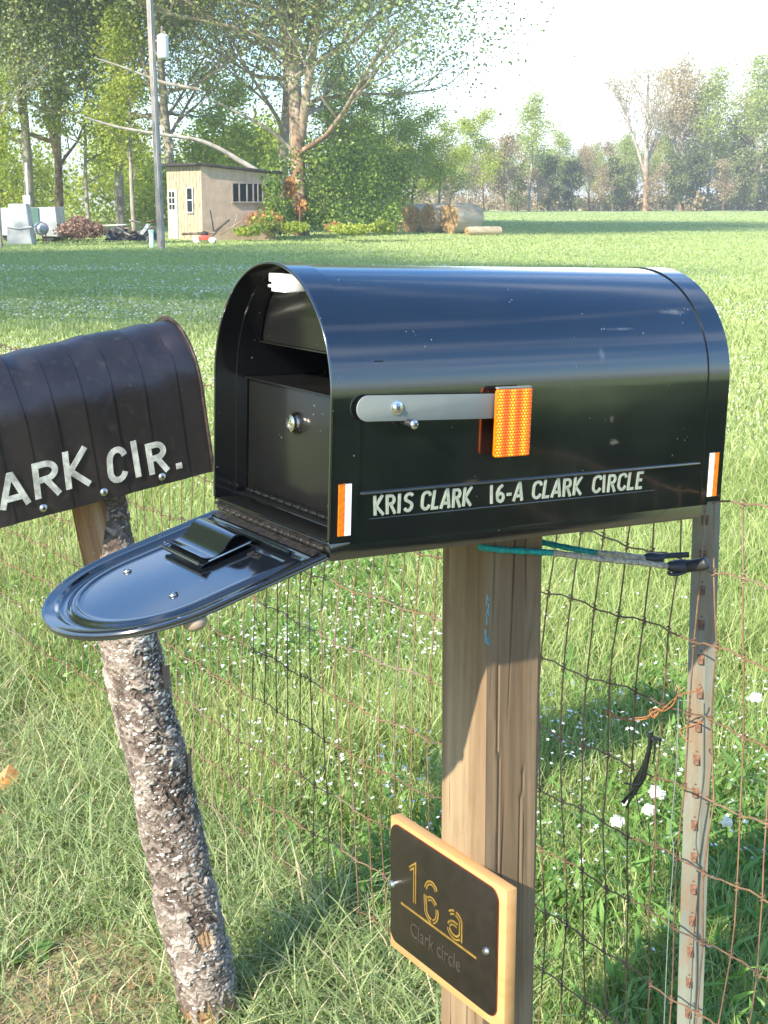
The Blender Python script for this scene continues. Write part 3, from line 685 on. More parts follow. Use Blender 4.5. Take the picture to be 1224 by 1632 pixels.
def fnt(name, s, size, u, v, mat, parent, depth=.0006, space=1.0):
    cu = bpy.data.curves.new('lettering', 'FONT'); cu.body = s; cu.size = size; cu.extrude = depth; cu.space_character = space; cu.resolution_u = 3
    ob = bpy.data.objects.new('lettering', cu); COL.objects.link(ob); bpy.context.view_layer.update()
    me = bpy.data.meshes.new_from_object(ob.evaluated_get(bpy.context.evaluated_depsgraph_get())); bpy.data.objects.remove(ob); bpy.data.curves.remove(cu)
    return me
me = fnt('l', 'Clark circle', .036, 0, 0, None, None, .0005, 1.0)
co = [v.co.copy() for v in me.vertices]; wx = max(c.x for c in co)
for v, c in zip(me.vertices, co): v.co = nbp(.1480 - c.x / wx * .128, .3835 + c.y * .95, .0036 + c.z)
link('street_name', me, simple('engraved_bronze', (.07, .058, .048), .3, .3, .2, 80, .1), NB)
for nm, (u, v) in (('screw', (.1976, .4440)), ('screw', (-.0391, .4459))):
    mb = MB(); mb.lathe(nbp(u, v, .0025), (-1, 0, 0), [(.0062, 0), (.0060, .0015), (.0044, .0035), (.0036, .0052), (.001, .0058)], 18); mb.build('screw', m_steel, NB, True, angle=50)

# ------------------------------------------------------------------ black mailbox
MX = frame(57.3, -1.86, .14, (-.0639, 1.5688, 1.0712))
mbx = empty('open_mailbox', mat=MX)
tag(mbx, 'large glossy black mailbox with its front door hanging open and an orange flag', 'mailbox')
BW, BH, BL = .29, .308, .623; BR = BW / 2
def prof(off=0., n=44, zb=0.0):
    P = [(-off, zb), (-off, .05), (-off, .11)]
    for i in range(n + 1):
        a = math.pi * i / n; P.append((BW / 2 - (BR + off) * math.cos(a), BH - BR + (BR + off) * math.sin(a)))
    return P + [(BW + off, .11), (BW + off, .05), (BW + off, zb)]
def shell(l0, l1, off, th, zb=0., nl=1):
    """open tunnel skin with thickness"""
    A_ = prof(off, zb=zb); B_ = prof(off - th, zb=zb); n = len(A_); V = []; F = []
    for j in range(nl + 1):
        l = l0 + (l1 - l0) * j / nl
        V += [(l, a, b) for a, b in A_]; V += [(l, a, b) for a, b in B_]
    for j in range(nl):
        for i in range(n - 1):
            p = j * 2 * n + i; q = (j + 1) * 2 * n + i
            F += [(p, p + 1, q + 1, q), (p + n, q + n, q + n + 1, p + n + 1)]
        for i in (0, n - 1): p = j * 2 * n + i; q = p + 2 * n; F.append((p, q, q + n, p + n))
    for i in range(n - 1): F += [(i, i + n, i + n + 1, i + 1)]; p = nl * 2 * n + i; F += [(p, p + 1, p + n + 1, p + n)]
    m = MB(); m.add(V, F); return m
shell(.030, .600, 0, .0012, zb=-.004, nl=24).build('body', m_black, mbx, True, angle=40)
shell(.0, .0385, .0018, .0014, zb=.0).build('front_collar', m_black, mbx, True, angle=40)
rc = shell(.585, .623, .0018, .0014, zb=.0).build('rear_collar', m_black, mbx, True, angle=40)
# rolled lip round the opening
mb = MB(); mb.tube([(.0, a, b) for a, b in prof(.0015, zb=.004)], .0016, 8); mb.build('rolled_lip', m_black, mbx, True, angle=80)
mb = MB(); n = 40
mb.prism([(a, b) for a, b in prof(-.002)], lambda u, v, d: (d, u, v), .604, .606); mb.build('rear_panel', m_black, mbx)
# base: skirt under the body
mb = MB(); mb.prism([(.005, -.022), (.589, -.022), (.592, -.019), (.592, .0035), (.0395, .0035), (.0395, -.001), (.003, -.001), (.002, -.006)], lambda u, v, d: (u, d, v), .0008, BW - .0008)
mb.build('base_plate', m_black, mbx, bevel=.001)
mb = MB(); mb.box((.32, BW / 2, .006), (.56, BW - .006, .002)); mb.box((.017, BW / 2, .002), (.034, BW - .006, .002)); mb.build('floor_plate', m_inner, mbx)
# bead pressed in the side, thin lower bead
mb = MB(); mb.tube([(.0426, .0006, .0546), (.0436, -.0014, .0546), (.30, -.0014, .0546), (.578, -.0014, .0546), (.5795, .0006, .0546)], .0017, 8)
mb.tube([(.055, .0010, .0235), (.30, .0006, .0235), (.50, .0010, .0235)], .0012, 6); mb.build('side_bead', m_black, mbx, True, angle=60)
# locker inside
LK = .047
mb = MB()
mb.box((LK, BW / 2, .083), (.0018, BW - .008, .150)); mb.box((LK + .21, BW / 2, .1585), (.42, BW - .008, .0018)); mb.box((LK - .004, BW / 2, .1588), (.008, BW - .010, .0022))
lk = mb.build('locker', m_inner, mbx, bevel=.0006)
mb = MB(); mb.lathe((LK - .001, .155, .116), (-1, 0, 0), [(.0135, 0), (.0135, .004), (.0115, .0065), (.0108, .011), (.0075, .0125), (.0072, .0105), (.003, .0105), (.0028, .012), (.0005, .012)], 28)
mb.build('lock', m_chrome, lk, True, angle=40)
# locker hinge knuckles
def hinge(name, l, z, n, r, w0, w1, mat, parent):
    mb = MB(); st = (w1 - w0) / n
    for i in range(n):
        c0 = w0 + st * i + st * .06; c1 = w0 + st * (i + 1) - st * .06
        mb.lathe((l, c0, z), (0, 1, 0), [(r * .8, 0), (r, st * .06), (r, c1 - c0 - st * .06), (r * .8, c1 - c0)], 12)
    mb.tube([(l, w0 - .001, z), (l, w1 + .001, z)], r * .62, 8)
    mb.box((l - .006, (w0 + w1) / 2, z - r * .9), (.014, w1 - w0, .0012)); return mb.build(name, mat, parent, True, angle=40)
m_dirty = simple('dusty_black_steel', (.030, .026, .023), .45, .3, .7, 150, .5, .001)
hinge('locker_hinge', LK - .006, .0125, 13, .0034, .012, BW - .012, m_inner, lk)
# incoming mail baffle under the arch
P = [(a, b) for a, b in prof(-.004) if b > .208]; P = [(P[0][0], .206)] + P + [(P[-1][0], .206)]
mb = MB(); mb.prism([(u, v) for u, v in P], lambda u, v, d: (.062 + d - (v - .206) * .12, u, v), 0, .0015); mb.build('mail_baffle', m_inner, mbx)
mb = MB(); mb.box((.066, BW / 2, .2045), (.012, BW - .012, .002)); mb.build('baffle_flange', m_inner, mbx)
mb = MB(); mb.box((.012, BW / 2, -.001), (.030, BW - .004, .0016), Matrix.Rotation(R(-12), 3, 'Y')); mb.build('threshold', m_dirty, mbx)
# magnet catch under the arch
mb = MB(); mb.box((.016, .138, .292), (.020, .046, .010)); mb.box((.014, .134, .2815), (.018, .036, .011)); mb.box((.0165, .111, .286), (.014, .014, .016)); mb.tube([(.006, .160, .282), (.006, .152, .282)], .002, 8)
mb.build('door_catch', m_catch, mbx, bevel=.001)
# flag
fo = empty('flag'); fo.parent = mbx
P = arc(.0435, .1535, .0148, .0148, 90, 270, 14) + [(.232, .1335), (.232, .1632)]
mb = MB(); mb.prism(P, lambda u, v, d: (u, -.0075 - d, v), 0, .0022); mb.build('flag_arm', m_arm, fo, bevel=.0004)
FE = .0125
mb = MB(); mb.prism(rrect(.2195, .2735, .0870, .1695, .004, 5), lambda u, v, d: (u, -FE - d, v), 0, .0035)
rf = mb.build('reflector_plate', simple('clear_orange_edge', (1.0, .16, .0), .25, 0, .1, 60, 0), fo, bevel=.0006)
mb = MB(); mb.box((.2465, -FE - .001, .1708), (.050, .006, .0018)); mb.build('plate_rim', m_arm, fo)
# honeycomb cells
hv = []; hf = []; ha = []; s = .00235; row = 0; zc = .0893
rh = random.Random(8)
while zc < .1675:
    u = .2220 + (s * .87 if row % 2 else 0)
    while u < .2715:
        b = len(hv); band = .5 + .5 * math.sin((u - .2195) / .0185 * 2 * math.pi - .6)
        hv.append((u, -FE - .0050, zc)); ha.append(band)
        for q in range(6):
            a = R(30 + 60 * q); hv.append((u + s * .88 * math.cos(a), -FE - .0038, zc + s * .88 * math.sin(a))); ha.append(band * .5 if q % 2 else band * .8)
        hf += [(b, b + 1 + q, b + 1 + (q + 1) % 6) for q in range(6)]
        u += s * 1.74
    zc += s * 1.5; row += 1
me = npmesh('honeycomb', np.array(hv), np.array(hf), {'v': ha})
mh, t, b = M('prismatic_orange'); at_ = nd(t, 'ShaderNodeAttribute', attribute_name='v')
c = ramp(t, at_.outputs['Fac'], [(.0, (1.0, .11, .0)), (.4, (1.0, .24, .0)), (.75, (1.0, .48, .01)), (1.0, (1.0, .60, .03))]); t.links.new(c, b.inputs['Base Color'])
b.inputs['Roughness'].default_value = .22; b.inputs['Coat Weight'].default_value = .6
link('honeycomb', me, mh, rf)
def screw(parent, c, ax_, r=.0055, cross=True, washer=0, mat=None, nm='screw'):
    mb = MB()
    if washer: mb.lathe(c, ax_, [(washer, 0), (washer, .0012), (washer * .8, .002)], 22)
    mb.lathe(c, ax_, [(r * .9, .0), (r, .001), (r * .93, .0022), (r * .6, .0036), (r * .1, .0042)], 18)
    o = mb.build(nm, mat or m_steel, parent, True, angle=50)
    if cross:
        a = Vector(ax_).normalized(); u = a.orthogonal().normalized(); w = a.cross(u); mb = MB(); cc = Vector(c) + a * .0036
        for p_, q_ in ((u, w), (w, u)):
            V = [cc + p_ * sx * r * .55 + q_ * sy * r * .14 + a * sz * .0012 for sz in (-.5, .5) for sx, sy in ((-1, -1), (1, -1), (1, 1), (-1, 1))]
            mb.add(V, [(3, 2, 1, 0), (4, 5, 6, 7), (0, 1, 5, 4), (1, 2, 6, 5), (2, 3, 7, 6), (3, 0, 4, 7)])
        mb.build('cross_slot', m_rubber, o)
    return o
screw(fo, (.0815, -.0097, .153), (0, -1, 0), .0055, True, .0082)
mb = MB(); mb.tube([(.096, 0, .1365), (.1000, -.018, .1342)], .0042, 12); mb.build('flag_stop', m_rubber, mbx, True, angle=50)
screw(mbx, (.1005, -.018, .134), (0.1, -1, 0), .0058)
# reflective strips
for (l0, l1, flip) in ((.0115, .0285, 0), (.5965, .6135, 1)):
    e = empty('reflective_strip'); e.parent = mbx; lm = (l0 + l1) / 2; z0, z1 = .0075, .0675
    a, b_ = ((l0, lm), (lm, l1)) if not flip else ((lm, l1), (l0, lm))
    mb = MB(); mb.box(((a[0] + a[1]) / 2, -.0024, (z0 + z1) / 2), (a[1] - a[0], .0008, z1 - z0)); mb.build('orange_half', m_orange, e)
    mb = MB(); mb.box(((b_[0] + b_[1]) / 2, -.0024, (z0 + z1) / 2), (b_[1] - b_[0], .0008, z1 - z0)); mb.build('white_half', m_white, e)
    mb = MB()
    if not flip:
        for k in range(7): z = z0 + .004 + k * .0088; mb.tube([(a[0] + .0004, -.0030, z), (a[1] - .0004, -.0030, z + .0044), (a[0] + .0004, -.0030, z + .0088 if z + .0088 < z1 else z1 - .0004)], .0003, 4, mi=0)
        mb.build('diamond_pattern', simple('dark_orange_line', (.55, .12, .01), .5, 0, .1, 50, 0), e)
# stick-on letters
def letters(txt, l0, l1, z0, hgt, parent, mat, wob=0., y_=-.0004, th=.17, d=.0007, seed=1, shear=.0, nm='letter', slant_list=None):
    rr = random.Random(seed); adv = [GW.get(c, .52) for c in txt]; tot = sum(adv) - .04; sc = (l1 - l0) / tot; x = l0
    for c, a in zip(txt, adv):
        if c != ' ':
            dz = rr.uniform(-wob, wob); an = rr.uniform(-wob, wob) * 9
            def f(u, v, dd, x=x, dz=dz, an=an): return (x + u + (v / hgt - .5) * hgt * (an + shear), y_ - dd, z0 + dz * hgt + v)
            mb = MB(); strokes(mb, [[(a_ * sc, b_ * hgt) for a_, b_ in pl] for pl in GL[c]], f, th, 0, d); mb.build(nm, mat, parent)
        x += a * sc
def letters2(*a, **k):
    letters(*a, **k)
# strokes are computed in glyph units, so thickness th is in units of the letter height/width
def letters_fix(txt, l0, l1, z0, hgt, parent, mat, **k): letters(txt, l0, l1, z0, hgt, parent, mat, **k)
for txt, l0, l1 in (('KRIS', .0590, .1165), ('CLARK', .1255, .2010), ('16-A', .2270, .2795), ('CLARK', .2925, .3745), ('CIRCLE', .3905, .4795)):
    letters(txt, l0, l1, .0275, .0235, mbx, m_letter, wob=.012, th=.0037, shear=.03, seed=len(txt))

# ---- door
da = R(17); Dv = Vector((-math.cos(da), 0, -math.sin(da))); Nv = Vector((-math.sin(da), 0, math.cos(da)))   # towards tip, up out of inner face
DO = Vector((.0, .002, -.014))
door = empty('door'); door.parent = mbx
def dpt(w, h_, n=0.): return DO + Vector((0, w, 0)) + Dv * h_ + Nv * n
dW, dH = .286, .291; dr = dW / 2
def doutline(ins, n=60):
    """outline inset by ins; closed loop, constant vertex count"""
    P = []; w0, w1 = ins, dW - ins; r = dr - ins; h0 = ins * .8
    for i in range(10): P.append((w0 + (w1 - w0) * (1 - i / 10), h0))
    for i in range(6): P.append((w0, h0 + (dH - dr - h0) * i / 6))
    for i in range(n + 1):
        a = math.pi * (1 - i / n); P.append((dW / 2 + r * math.cos(a), dH - dr + r * math.sin(a)))
    for i in range(6): P.append((w1, dH - dr - (dH - dr - h0) * (i + 1) / 7))
    return P
rings = [(.0, -.005), (.0008, -.003), (.0, -.0005), (.0012, .0012), (.0035, .0012), (.006, .0002), (.016, -.0008), (.0185, -.0035), (.0205, -.0058), (.024, -.0066), (.030, -.0064), (.0325, -.0045), (.0345, -.0028), (.038, -.0022), (.0415, -.0026), (.0430, -.0042), (.0450, -.0045), (.05, -.0044)]
V = []; F = []; n0 = len(doutline(0))
for ins, hh in rings: V += [dpt(a, b, hh) for a, b in doutline(ins)]
for j in range(len(rings) - 1):
    for i in range(n0): i2 = (i + 1) % n0; F.append((j * n0 + i, j * n0 + i2, (j + 1) * n0 + i2, (j + 1) * n0 + i))
F.append(tuple((len(rings) - 1) * n0 + i for i in range(n0)))
# outer skin
kb = len(V)
V += [dpt(a, b, -.0066) for a, b in doutline(.0008)] + [dpt(a, b, -.0085) for a, b in doutline(.012)]
for i in range(n0): i2 = (i + 1) % n0; F += [(i, kb + i, kb + i2, i2), (kb + i, kb + n0 + i, kb + n0 + i2, kb + i2)]
F.append(tuple(kb + n0 + i for i in range(n0))[::-1])
mb = MB(); mb.add(V, F); mb.build('door_panel', m_door, door, True, angle=40)
e = Matrix.Identity(3)
mb = MB(); st = .27 / 17
for i in range(17):
    c0 = .010 + st * i
    mb.lathe(dpt(c0, -.004, .004), (0, 1, 0), [(.003, 0), (.0036, .001), (.0036, st * .8), (.003, st * .88)], 12)
mb.tube([dpt(.008, -.004, .004), dpt(.284, -.004, .004)], .0022, 8)
V = [dpt(.012, .001, .0025), dpt(.276, .001, .0025), dpt(.276, .012, .0022), dpt(.012, .012, .0022), dpt(.012, .001, .0010), dpt(.276, .001, .0010), dpt(.276, .012, .0010), dpt(.012, .012, .0010)]
mb.add(V, [(0, 1, 2, 3), (4, 7, 6, 5), (0, 4, 5, 1), (1, 5, 6, 2), (2, 6, 7, 3), (3, 7, 4, 0)])
mb.build('door_hinge', m_dirty, door, True, angle=40)
# raised rib near the hinge
mb = MB(); mb.tube([dpt(.060, .0185, -.0018), dpt(.235, .0185, -.0018)], .0022, 8); mb.build('door_rib', m_door, door, True, angle=60)
# spring tongue (bent sheet)
tw0, tw1 = .128, .232
sec = [(.052, -.004), (.056, .004), (.064, .014), (.076, .0195), (.088, .018), (.100, .0105), (.112, .0045), (.122, .0035), (.134, .0075), (.141, .012)]
V = []; F = []
sp = smooth([Vector((.026 + (a - .052) * .82, b * .9, 0)) for a, b in sec], 4)
for p_ in sp:
    for q_, w in enumerate((tw0, tw1)): V += [dpt(w, p_.x, p_.y), dpt(w, p_.x, p_.y - .0018)]
for i in range(len(sp) - 1):
    a = 4 * i; c = a + 4; F += [(a, a + 2, c + 2, c), (a + 1, c + 1, c + 3, a + 3), (a, c, c + 1, a + 1), (a + 2, a + 3, c + 3, c + 2)]
F += [(0, 1, 3, 2), (4 * len(sp) - 4, 4 * len(sp) - 2, 4 * len(sp) - 1, 4 * len(sp) - 3)]
mb = MB(); mb.add(V, F); tg = mb.build('spring_tongue', m_door, door, True, angle=60)
sec2 = [(.050, .002), (.060, .002), (.09, .0015), (.125, .001), (.138, .0005), (.146, -.001), (.149, .002), (.146, .005)]
V = []; F = []; sp = smooth([Vector((.026 + (a - .052) * .82, b, 0)) for a, b in sec2], 4)
for p_ in sp:
    for w in (tw0 - .004, tw1 - .004): V += [dpt(w, p_.x, p_.y + .0012), dpt(w, p_.x, p_.y)]
for i in range(len(sp) - 1):
    a = 4 * i; c = a + 4; F += [(a, a + 2, c + 2, c), (a + 1, c + 1, c + 3, a + 3), (a, c, c + 1, a + 1), (a + 2, a + 3, c + 3, c + 2)]
mb = MB(); mb.add(V, F); mb.build('lower_tongue', m_door, door, True, angle=60)
mb = MB(); mb.tube([dpt(tw0 - .005, .034, .0035), dpt(tw0 - .005, .092, .0025)], .0010, 6); mb.build('tongue_edge', m_steel, door, True, angle=80)
for (w, h_) in ((.218, .160), (.088, .158)):
    screw(door, dpt(w, h_, -.0045), Nv, .0055, False, 0, m_chrome, 'rivet')
mb = MB(); mb.lathe(dpt(.016, .168, -.006), -Nv, [(.010, 0), (.013, .004), (.014, .010), (.010, .015), (.002, .016)], 20); mb.build('door_knob', simple('tan_plastic_knob', (.30, .24, .17), .4, 0, .15, 50, 0), door, True, angle=50)
# pressed lettering beside the tongue
def demb(s, w_a, w_b, h0, size):
    me = fnt('l', s, size, 0, 0, None, None, .0006); co = [v.co.copy() for v in me.vertices]; wx = max(c.x for c in co)
    for v, c in zip(me.vertices, co): v.co = dpt(w_a + (w_b - w_a) * c.x / wx, h0 - c.y, -.0040 + c.z)
    link('pressed_lettering', me, m_dirty, door)
demb('MAIL', .262, .238, .050, .012); demb('BOX', .112, .082, .048, .013)

# ------------------------------------------------------------------ bungee cords
bng = empty('bungee_cord', (.2, 1.95, 1.0)); tag(bng, 'worn teal and grey bungee cord stretched from the wooden post to the metal post', 'bungee cord')
c0 = Vector(bng.location)
def cp(px, py, Y): return at(px, py, Y) - c0
tY = fpt(.03, 0)[1]
A1 = [cp(764, 872, 1.800), cp(800, 876, 1.82), cp(880, 881, 1.87)]; A2 = [cp(880, 881, 1.87), cp(960, 891, 1.92), cp(1020, 897, 1.955), cp(1072, 903, 1.965)]
B1 = [cp(862, 864, 1.98), cp(905, 873, 1.97), cp(950, 881, 1.965)]; B2 = [cp(950, 881, 1.965), cp(985, 884, 1.97), cp(1030, 890, 1.985)]
for P, m_ in ((A1, m_bung1), (A2, m_bung2), (B1, m_bung1), (B2, m_bung2)):
    mb = MB(); Q = smooth(P, 8); mb.tube(Q, [.0043 + .0005 * math.sin(i * 1.9) for i in range(len(Q))], 10); mb.build('cord', m_, bng, True, angle=70)
mb = MB(); mb.tube([cp(1064, 902, 1.965), cp(1074, 903, 1.965), cp(1085, 903, 1.965), cp(1100, 902, 1.965)], [.006, .0095, .0105, .009], 14)
mb.tube(smooth([cp(1098, 902, 1.962), cp(1118, 899, 1.95), cp(1128, 896, 1.945)], 4), [.009] * 8 + [.007], 10)
mb.tube(smooth([cp(1098, 908, 1.965), cp(1082, 915, 1.955), cp(1068, 915, 1.955), cp(1066, 911, 1.955)], 4), .0026, 8)
mb.build('hook', m_rubber, bng, True, angle=60)
mb = MB(); mb.tube([cp(1026, 888, 1.985), cp(1034, 889, 1.985), cp(1055, 890, 1.99)], [.004, .008, .0075], 12); mb.tube(smooth([cp(1050, 887, 1.99), cp(1075, 885, 2.0), cp(1098, 884, 2.0)], 4), .0042, 8)
mb.build('hook', m_rubber, bng, True, angle=60)

# ------------------------------------------------------------------ old mailbox on the left
M2 = frame(58.05, 8.33, 2.41, (-.3071, 2.5239, .976))
ob2 = empty('old_mailbox', mat=M2); tag(ob2, 'old dented mailbox wrapped in faded black tape with silver letters, on the log', 'mailbox')
w2_, h2_, l2_ = .2064, .2649, .54; r2 = w2_ / 2
def prof2(off, n=36, zb=0.):
    P = [(-off, zb), (-off, .05), (-off, .10)]
    for i in range(n + 1):
        a = math.pi * i / n; P.append((w2_ / 2 - (r2 + off) * math.cos(a), h2_ - r2 + (r2 + off) * math.sin(a)))
    return P + [(w2_ + off, .10), (w2_ + off, .05), (w2_ + off, zb)]
seams = [-.005, -.047, -.107, -.163, -.215, -.268, -.322, -.375, -.43, -.48, -.54]
V = []; F = []; n2 = len(prof2(0)); ls = []
for a, b in zip(seams[:-1], seams[1:]):
    for k in range(7): ls.append((a + (b - a) * k / 6, k / 6))
for l, s in ls:
    for i, (a, b) in enumerate(prof2(.0020 * (1 - s) + .0002)):
        kk = i / n2; dn = .0012 * math.sin(l * 23 + kk * 9) * math.sin(kk * 3.14) + .0011 * math.sin(l * 61 + kk * 21)
        dent = -.010 * math.exp(-((l + .055) / .02) ** 2 - ((kk - .30) / .05) ** 2) - .006 * math.exp(-((l + .2) / .03) ** 2 - ((kk - .36) / .06) ** 2) - .007 * math.exp(-((l + .30) / .012) ** 2 - ((kk - .38) / .09) ** 2)
        nx, nz_ = (a - w2_ / 2), (b - .12); nl = math.hypot(nx, nz_)
        V.append((l + .004 * math.sin(kk * 8 + l * 10), a + nx / nl * (dn + dent), b + nz_ / nl * (dn + dent) * (0 if i < 3 or i > n2 - 4 else 1)))
for j in range(len(ls) - 1):
    for i in range(n2 - 1): F.append((j * n2 + i, j * n2 + i + 1, (j + 1) * n2 + i + 1, (j + 1) * n2 + i))
    F.append((j * n2, (j + 1) * n2, (j + 1) * n2 + n2 - 1, j * n2 + n2 - 1))
F.append(tuple((len(ls) - 1) * n2 + i for i in range(n2)))
mb = MB(); mb.add(V, F); mb.build('body', m_vinyl, ob2, True, angle=28)
mb = MB(); mb.prism(prof2(.004), lambda u, v, d: (d, u, v), -.006, -.002); mb.build('rear_cap', m_vinyl, ob2, True, angle=30)
mb = MB(); mb.tube([(-.003, a, b) for a, b in prof2(.0055, zb=.002)], .0030, 8); mb.build('rear_rim', simple('rusty_black_rim', (.055, .035, .03), .6, .3, .7, 60, .4), ob2, True, angle=70)
mb = MB(); mb.prism(prof2(.003), lambda u, v, d: (d, u, v), -.548, -.541); mb.build('door', m_vinyl, ob2, True, angle=30)
for l in (-.322, -.212, -.102): screw(ob2, (l, -.002, .0150), (0, -1, 0), .0062, True, .0068)
def old_letter(c, l0, l1, z0, hh, th=.17, sh=0, dz=0):
    sc = (l1 - l0) / (GW.get(c, .5) - .04)
    sc = min(sc, .14); mb = MB(); strokes(mb, [[(a_ * sc, b_ * hh) for a_, b_ in pl] for pl in GL[c]], lambda u, v, d: (l0 + u + v / hh * sh, -.0036 - d - .0003 * math.sin(u * 90), z0 + v), .0104, 0, .0009)
    o = mb.build('foil_letter', m_foil, ob2)
for c, l0, l1, z0, hh, sh in (('C', -.492, -.450, .028, .062, 0), ('L', -.445, -.402, .030, .060, 0), ('A', -.396, -.344, .030, .058, .0), ('R', -.338, -.285, .033, .062, .004), ('K', -.282, -.232, .036, .066, .004),
                             ('C', -.204, -.168, .026, .062, .006), ('I', -.151, -.137, .026, .066, .0), ('R', -.128, -.086, .024, .056, .0), ('.', -.075, -.060, .024, .04, .0)):
    old_letter(c, l0, l1, z0, hh, .15, sh)

# ------------------------------------------------------------------ log post with peeling bark
lp0 = Vector((-.318, 2.475, -.16)); lp1 = Vector((-.522, 2.505, .948))
axl = (lp1 - lp0); LLn = axl.length; axl.normalize()
lx = Vector((1, 0, 0)); lx = (lx - axl * lx.dot(axl)).normalized(); ly = axl.cross(lx)
lm = Matrix(((lx.x, ly.x, axl.x, lp0.x), (lx.y, ly.y, axl.y, lp0.y), (lx.z, ly.z, axl.z, lp0.z), (0, 0, 0, 1)))
log = empty('log_post', mat=lm); tag(log, 'leaning log post with peeling bark and white lichen under the old mailbox', 'post')
nt_, nz2 = 260, 640; th = np.linspace(0, 2 * np.pi, nt_, endpoint=False); zz = np.linspace(0, LLn, nz2)
TH, ZZ = np.meshgrid(th, zz); r0 = .052 - .003 * (ZZ / LLn) + .003 * np.sin(TH * 2 + ZZ * 4) + .002 * np.sin(TH * 3 - ZZ * 9)
U = TH * .055; cell = .019
def worley(U, Z, cu, cz, seed):
    g = np.random.default_rng(seed); nu = int(round(2 * math.pi * .055 / cu)); nzc = int(LLn / cz) + 3
    ju, jz, hh = g.random((nu, nzc)), g.random((nu, nzc)), g.random((nu, nzc)); cu_ = 2 * math.pi * .055 / nu
    iu = np.floor(U / cu_).astype(int); iz = np.floor(Z / cz).astype(int) + 1
    f1 = np.full(U.shape, 9.); f2 = np.full(U.shape, 9.); hv_ = np.zeros(U.shape)
    for a in (-1, 0, 1):
        for b in (-1, 0, 1):
            ci = (iu + a) % nu; cj = np.clip(iz + b, 0, nzc - 1)
            pu = (iu + a + ju[ci, cj]) * cu_; pz = (iz - 1 + b + jz[ci, cj]) * cz
            d = np.hypot((U - pu) / cu, (Z - pz) / cz); hv_ = np.where(d < f1, hh[ci, cj], hv_)
            f2 = np.where(d < f1, f1, np.minimum(f2, d)); f1 = np.minimum(f1, d)
    return f1, f2, hv_
wu = U + .005 * np.sin(ZZ * 70 + TH * 5) + .003 * np.sin(ZZ * 210 + TH * 7); wu = np.mod(wu, 2 * math.pi * .055); wz = ZZ + .004 * np.sin(TH * 9 + ZZ * 40)
wu = np.mod(wu + .003 * np.sin(ZZ * 420 + TH * 23) , 2 * math.pi * .055); wz = wz + .0030 * np.sin(TH * 17 + ZZ * 90)
f1, f2, hA = worley(wu, wz, .030, .0120, 1); g1, g2, hB = worley(wu, wz, .0085, .0038, 2); q1, q2, hC = worley(wu, wz, .045, .060, 3)
crack = np.clip((f2 - f1) / .22, 0, 1); fine = np.clip((g2 - g1) / .3, 0, 1)
shelf = np.clip(1 - np.mod(ZZ / .0135 + hA * 2 + .15 * np.sin(TH * 13), 1), 0, 1)
bark = .0008 + .0046 * hA * crack + .0016 * hB * fine + .0016 * shelf * hC + .0058 * (hC - .4) * np.clip((q2 - q1) * 9, 0, 1)
# bare wood areas (angle measured from +x of the log, camera side is -90 degrees)
ang = np.mod(TH + np.pi, 2 * np.pi) - np.pi; zf = ZZ / LLn
jag = .03 * np.sin(TH * 7) + .02 * np.sin(TH * 17 + 1)
bare1 = (zf > .80 + jag * .6) & (ang < R(-78) + .25 * np.sin(ZZ * 30)) & (ang > R(-215)) | ((zf > .80 + jag * .6) & (ang > R(150)))
bare2 = (zf < .095 + jag * .6)
bare3 = (np.hypot((U - .055 * R(300)) / .016, (ZZ - .25) / .02) < 1)
bare = bare1 | bare2 | bare3
grain = .0007 * np.sin(TH * 40 + 2 * np.sin(ZZ * 12)) + .0006 * np.sin(TH * 93 + 3 * np.sin(ZZ * 8))
rad = r0 + np.where(bare, grain - .001, bark)
V = np.stack([rad * np.cos(TH), rad * np.sin(TH), ZZ], -1).reshape(-1, 3)
i, j = np.meshgrid(np.arange(nz2 - 1), np.arange(nt_), indexing='ij'); j2 = (j + 1) % nt_
Q = np.stack([i * nt_ + j, i * nt_ + j2, (i + 1) * nt_ + j2, (i + 1) * nt_ + j], -1).reshape(-1, 4)
me = npmesh('trunk', V, Q, {'v': np.clip(.02 + .42 * hA * crack + .22 * hB * fine + .42 * hC, 0, 1), 'bare': bare.astype(float), 'crack': (crack * .6 + fine * .4)})
mm, t, b = M('peeling_bark'); a1 = nd(t, 'ShaderNodeAttribute', attribute_name='v'); a2 = nd(t, 'ShaderNodeAttribute', attribute_name='bare'); a3 = nd(t, 'ShaderNodeAttribute', attribute_name='crack')
nn = noise(t, 60, 6, .7)
c = ramp(t, a1.outputs['Fac'], [(.05, (.045, .033, .026)), (.35, (.115, .088, .070)), (.60, (.24, .20, .165)), (.95, (.40, .37, .33))])
c = mixc(t, ramp(t, nn, [(.54, (0, 0, 0)), (.74, (.6, .6, .6))]), c, (.44, .42, .38))
c = mixc(t, ramp(t, a3.outputs['Fac'], [(.0, (.8, .8, .8)), (.35, (0, 0, 0))]), c, (.09, .055, .045))
bw = ramp(t, noise(t, 30, 7, .6, None, (1, 1, .05)), [(.3, (.13, .07, .035)), (.5, (.29, .17, .09)), (.7, (.44, .32, .20))])
c = mixc(t, a2.outputs['Fac'], c, bw); t.links.new(c, b.inputs['Base Color']); b.inputs['Roughness'].default_value = .9; b.inputs['Specular IOR Level'].default_value = .2
bump(t, b, nn, .5, .003)
link('trunk', me, mm, log, True)
mb = MB(); mb.lathe((0, 0, LLn - .001), (0, 0, 1), [(.053, 0), (.01, .003)], 30); mb.build('cut_top', m_post, log, True)
